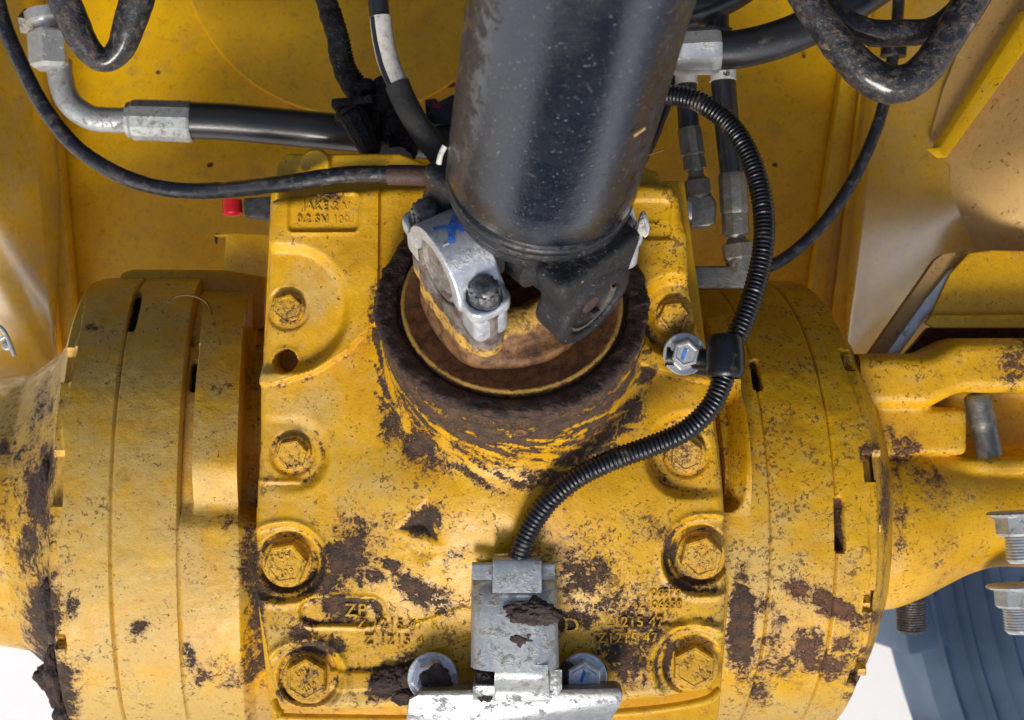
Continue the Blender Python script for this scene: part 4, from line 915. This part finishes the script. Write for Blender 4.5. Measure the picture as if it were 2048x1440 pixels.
# ================================================================== SENSOR COVER BRACKET
sb = thing('sensor_guard', U(1030, 1300, 60), 'grey zinc folded guard cover bolted on the lower middle of the axle', 'guard')
def sheet(name, rows, mat, parent, th=7):
    """rows of 3-D points -> thick sheet"""
    R = np.array(rows, float); n, m = R.shape[:2]
    du = np.gradient(R, axis=0); dv = np.gradient(R, axis=1); N = np.cross(du, dv); N /= np.linalg.norm(N, axis=2)[..., None]+1e-9
    if N[n//2, m//2, 2] < 0: N = -N
    B = R-N*th; V = np.vstack([R.reshape(-1, 3), B.reshape(-1, 3)]); F = grid_faces(n, m).tolist(); k = n*m
    F2 = [[a+k for a in f[::-1]] for f in F]
    E = []
    for i in range(n-1): E += [[i*m, (i+1)*m, (i+1)*m+k, i*m+k], [i*m+m-1+k, (i+1)*m+m-1+k, (i+1)*m+m-1, i*m+m-1]]
    for j in range(m-1): E += [[j+k, j+1+k, j+1, j], [(n-1)*m+j, (n-1)*m+j+1, (n-1)*m+j+1+k, (n-1)*m+j+k]]
    o = mesh(name, V, F+F2+E, mat, parent, 38)
    bm = bmesh.new(); bm.from_mesh(o.data); bmesh.ops.recalc_face_normals(bm, faces=bm.faces); bm.to_mesh(o.data); bm.free(); o.data.set_sharp_from_angle(angle=math.radians(38)); return o
rows = []
for k in range(25):
    a = k/24; v = 1150+a*(1344-1150); zt = 150-6*(1-a)**6*8; hwd = 88+3*a; cx = 1028+2*a
    row = []
    for j in range(41):
        s_ = -1+2*j/40; ph = s_*1.0
        an = s_*1.42; sg = math.copysign(1, s_)
        xx = hwd*sg*abs(math.sin(an)/math.sin(1.42))**.86; zz = zt-62*(1-math.cos(an))**1.25-(70*(abs(s_)-.9)/.1 if abs(s_) > .9 else 0)
        p = U(cx, v, zt); row.append((p[0]+xx*.955, p[1], zz))
    rows.append(row)
sheet('guard_body', rows, M['zinc'], sb)
def strip(name, u0, u1, pts, mat=M['zinc'], th=7, bow=3, n=9, du=None):
    rows = []
    P = spline([(v, z_, 0) for v, z_ in pts], 6)
    for i, (v, z_, _) in enumerate(P):
        sh = (du or 0)*i/len(P)
        rows.append([tuple(U(u0+(u1-u0)*j/(n-1)+sh*(1 if j > n/2 else -1), v, z_-bow*((j/(n-1)*2-1)**2))) for j in range(n)])
    return sheet(name, rows, mat, sb, th)
strip('top_tongue', 985, 1083, [(1186, 151), (1160, 150), (1130, 146), (1116, 138), (1112, 118), (1114, 90)])
strip('top_side_tab', 944, 984, [(1160, 118), (1140, 116), (1126, 112), (1124, 96)], bow=1, n=5)
strip('top_side_tab', 1084, 1110, [(1160, 118), (1140, 116), (1126, 112), (1124, 96)], bow=1, n=5)
strip('lower_tongue', 990, 1096, [(1330, 149), (1352, 148), (1366, 138), (1380, 118), (1396, 108), (1404, 106)], bow=5, du=4)
strip('lower_leg', 946, 990, [(1372, 128), (1392, 118), (1400, 100)], bow=3, n=5)
strip('lower_leg', 1098, 1124, [(1340, 112), (1366, 108), (1392, 104)], bow=3, n=5)
poly_prism('inner_shadow_box', pp([(950, 1140), (1108, 1140), (1112, 1388), (950, 1388)], 92), 70, M['dark'], sb, 4)  # black box stands in for the shade inside the guard
# folded foot: shelf edge and bright face leaning down
ft = [U(818, 1400, 96), U(840, 1388, 100), U(1236, 1384, 100), U(1246, 1392, 98), U(1240, 1408, 94), U(1206, 1470, 40), U(806, 1480, 40)]
poly_prism('foot_plate', ft, 9, M['foot'], sb, 2.5, nrm((0, .45, -.9)))
poly_prism('foot_shelf', pp([(832, 1392), (842, 1382), (1000, 1378), (1090, 1380), (1236, 1376), (1246, 1384), (1244, 1392)], 104), 60, M['fitting'], sb, 3)
clump('mud_on_guard', U(1068, 1226, 146), 40, M['mudclump'], sb, (1.05, .6, .3), 3, 1.0)
clump('mud_on_guard', U(1046, 1212, 149), 22, M['mudclump'], sb, (1.4, .45, .14), 7, 1.0)
clump('mud_on_guard', U(1040, 1280, 148), 20, M['mudclump'], sb, (1.1, .7, .14), 5, 1.1)
clump('mud_on_guard', U(972, 1370, 108), 26, M['mudclump'], sb, (.8, 1.1, .5), 6, .6)
zbolt(sb, 866, 1354, 30, 50, 36, M['zinc_clean2'], .2, blue=False)
zbolt(sb, 1166, 1352, 30, 47, 36, M['zinc_clean2'], .5)
clump('mud_on_guard', U(872, 1358, 62), 30, M['mudclump'], sb, (1.1, .85, .35), 12, .5)
clump('mud_on_guard', U(1134, 1350, 52), 22, M['mudclump'], sb, (.7, 1.2, .5), 13, .5)
for i, (u, v, r) in enumerate([(778, 1362, 34), (812, 1352, 26), (806, 1392, 22)]):
    o = clump('mud_lump', U(u, v, 18), r, M['mud'], None, (1.1, .8, .4), 20+i, .6)
    o['label'] = ['flat dark mud lump furthest left beside the guard foot', 'dark mud lump pressed against the left washer of the guard', 'small dark mud lump lowest beside the guard foot'][i]; o['category'] = 'mud'

# ================================================================== RIGHT EDGE HARDWARE, TYRE
def nut_stud(u, v, z, label, ang=(.06, -1, .1)):
    t = thing('flange_nut_and_stud', U(u, v, z), label, 'nut'); d = nrm(ang)
    lathe('flange', dens([(0, 62), (5, 65), (9, 58), (13, 44)], 4), U(u, v, z), d, M['zinc'], t, seg=40)
    lathe('nut', [(10, 44), (12, 48), (46, 48), (52, 41)], U(u, v, z), d, M['zinc'], t, seg=6, smooth=20, ang0=.3)
    pr = []
    for k in range(34): pr.append((52+k*1.6, 32+1.8*(1 if (k//2) % 2 else -1)))
    pr += [(109, 26), (110, .02)]
    lathe('stud_thread', pr, U(u, v, z), d, M['zinc_clean'], t, seg=28); return t
nut_stud(2036, 1022, -150, 'shiny flanged nut and threaded stud at the right picture edge below the pin')
nut_stud(2032, 1168, -300, 'flanged nut on a stud hanging below the right axle arm over the tyre')
st_ = thing('clamping_stud', U(1822, 1220, -420), 'short dark threaded stud end poking out under the right arm', 'stud')
lathe('stud_thread', [(0, 34), (6, 36), (10, 34)]+[(10+k*3, 33+1.6*(k % 2)) for k in range(22)]+[(80, 28), (80, .02)], U(1820, 1196, -430), (.02, -1, 0), M['dark_steel'], st_, seg=28)
pn = thing('grey_pin', U(1960, 845, -300), 'plain grey steel pin bridging the recess in the right axle arm', 'pin')
sleeve('pin_body', U(1953, 786, -300), U(1980, 912, -300), [(0, 18), (.03, 26), (.06, 29), (.5, 29), (.52, 27.5), (1, 27.5)], M['fitting'], pn, seg=32)

ty = thing('tyre', U(2000, 1350, -1500), 'blue grey tractor tyre showing tread edge and raised sidewall lettering at lower right', 'tyre')
zt = -1500; ft_ = (D-zt)/D
TC = U(3350, 930, zt-300); R0 = 1575*(D+1800)/D
prof = []
# revolved about an axis tilted so that the visible part shows sidewall bands
bands = [(-260, 1.0), (0, 1.0), (20, .992), (60, .980), (30, .974), (34, .950), (90, .945), (60, .938), (64, .915), (150, .908), (110, .898), (130, .86), (165, .852), (120, .842), (150, .80), (160, .76)]
prof = dens([(t_, R0*r_) for t_, r_ in bands], 40)
tyr_ax = nrm((.12, .08, 1))
lathe('tyre_carcass', [(t_-200, r_) for t_, r_ in prof], TC, tyr_ax, M['tyre'], ty, seg=220, smooth=30)
a_, b_, w__ = frame(tyr_ax)
for k in range(34):
    th = 2*math.pi*k/34; q = math.cos(th)*a_+math.sin(th)*b_; tq = -math.sin(th)*a_+math.cos(th)*b_
    c_ = TC+q*(R0-10)-tyr_ax*330
    if c_[0] > TC[0]-R0*.6: continue
    box_axes('tread_bar', c_, q, tq, tyr_ax, 70, 90, 180, M['tyre'], ty, 18)
txt = 'CE 70 1 0Z18E1S 10 TUBELESS'[:18]
for k, ch in enumerate(txt):
    if ch == ' ': continue
    th_ = math.radians(186+k*1.15); 
    q = math.cos(th_)*np.array((1., 0, 0))+math.sin(th_)*np.array((0, 1., 0)); q = nrm(q-np.dot(q, tyr_ax)*tyr_ax); tq = np.cross(tyr_ax, q)
    text('raised_lettering', ch, TC+q*R0*.872+tyr_ax*-75, 60, M['tyre'], ty, tq, -q, 9, bev=1)

# far-off bits seen past the bottom right corner and the left arm
lb = thing('far_link_rod', U(14, 670, -700), 'silver grey link end glimpsed between side plate and left arm', 'linkage')
tube('link_bar', [U(-30, 640, -240), U(6, 660, -240), U(30, 712, -240)], 5, M['zinc_clean'], lb, step=8)
tube('link_bar', [U(-20, 690, -240), U(12, 672, -240)], 4, M['zinc_clean'], lb, step=8)
clump('link_knuckle', U(14, 690, -250), 12, M['zinc'], lb, (1, 1, .8), 4, .3)
# straw, twig and root
def tag(o, label, cat): o['label'] = label; o['category'] = cat; return o
tag(tube('straw_blade', [U(1268, 272, 700), U(1278, 264, 700), U(1290, 256, 698)], 2.2, M['straw'], None, seg=6, step=4), 'tiny pale straw stuck on the right flank of the shaft', 'straw')
tag(tube('thin_twig', [U(1278, 318, -20), U(1300, 309, -15), U(1326, 300, -10)], 1.8, M['root'], None, seg=6, step=5), 'thin dark twig sticking out right of the shaft', 'twig')
tag(tube('dry_root', [U(424, 640, -190), U(422, 622, -196), U(412, 604, -205), U(394, 594, -215), U(370, 590, -225), U(350, 594, -225), U(336, 604, -215)], 2.6, M['root'], None, seg=8, step=4, rough=.8), 'curled brown root lying on the left housing above the raised bar', 'root')
# groups for things that come in several
for o in bpy.data.objects:
    if o.parent: continue
    for st_nm, grp in (('bent_guard_pipe', 'bent black guard pipes along the upper edge'), ('hydraulic_hose', 'hydraulic hoses round the drive shaft'), ('flange_nut_and_stud', 'flanged nuts on studs at the right edge'), ('mud_lump', 'mud lumps beside the guard foot'), ('round_cable', 'plain black cables on the right')):
        if o.name.split('.')[0] == st_nm: o['group'] = grp
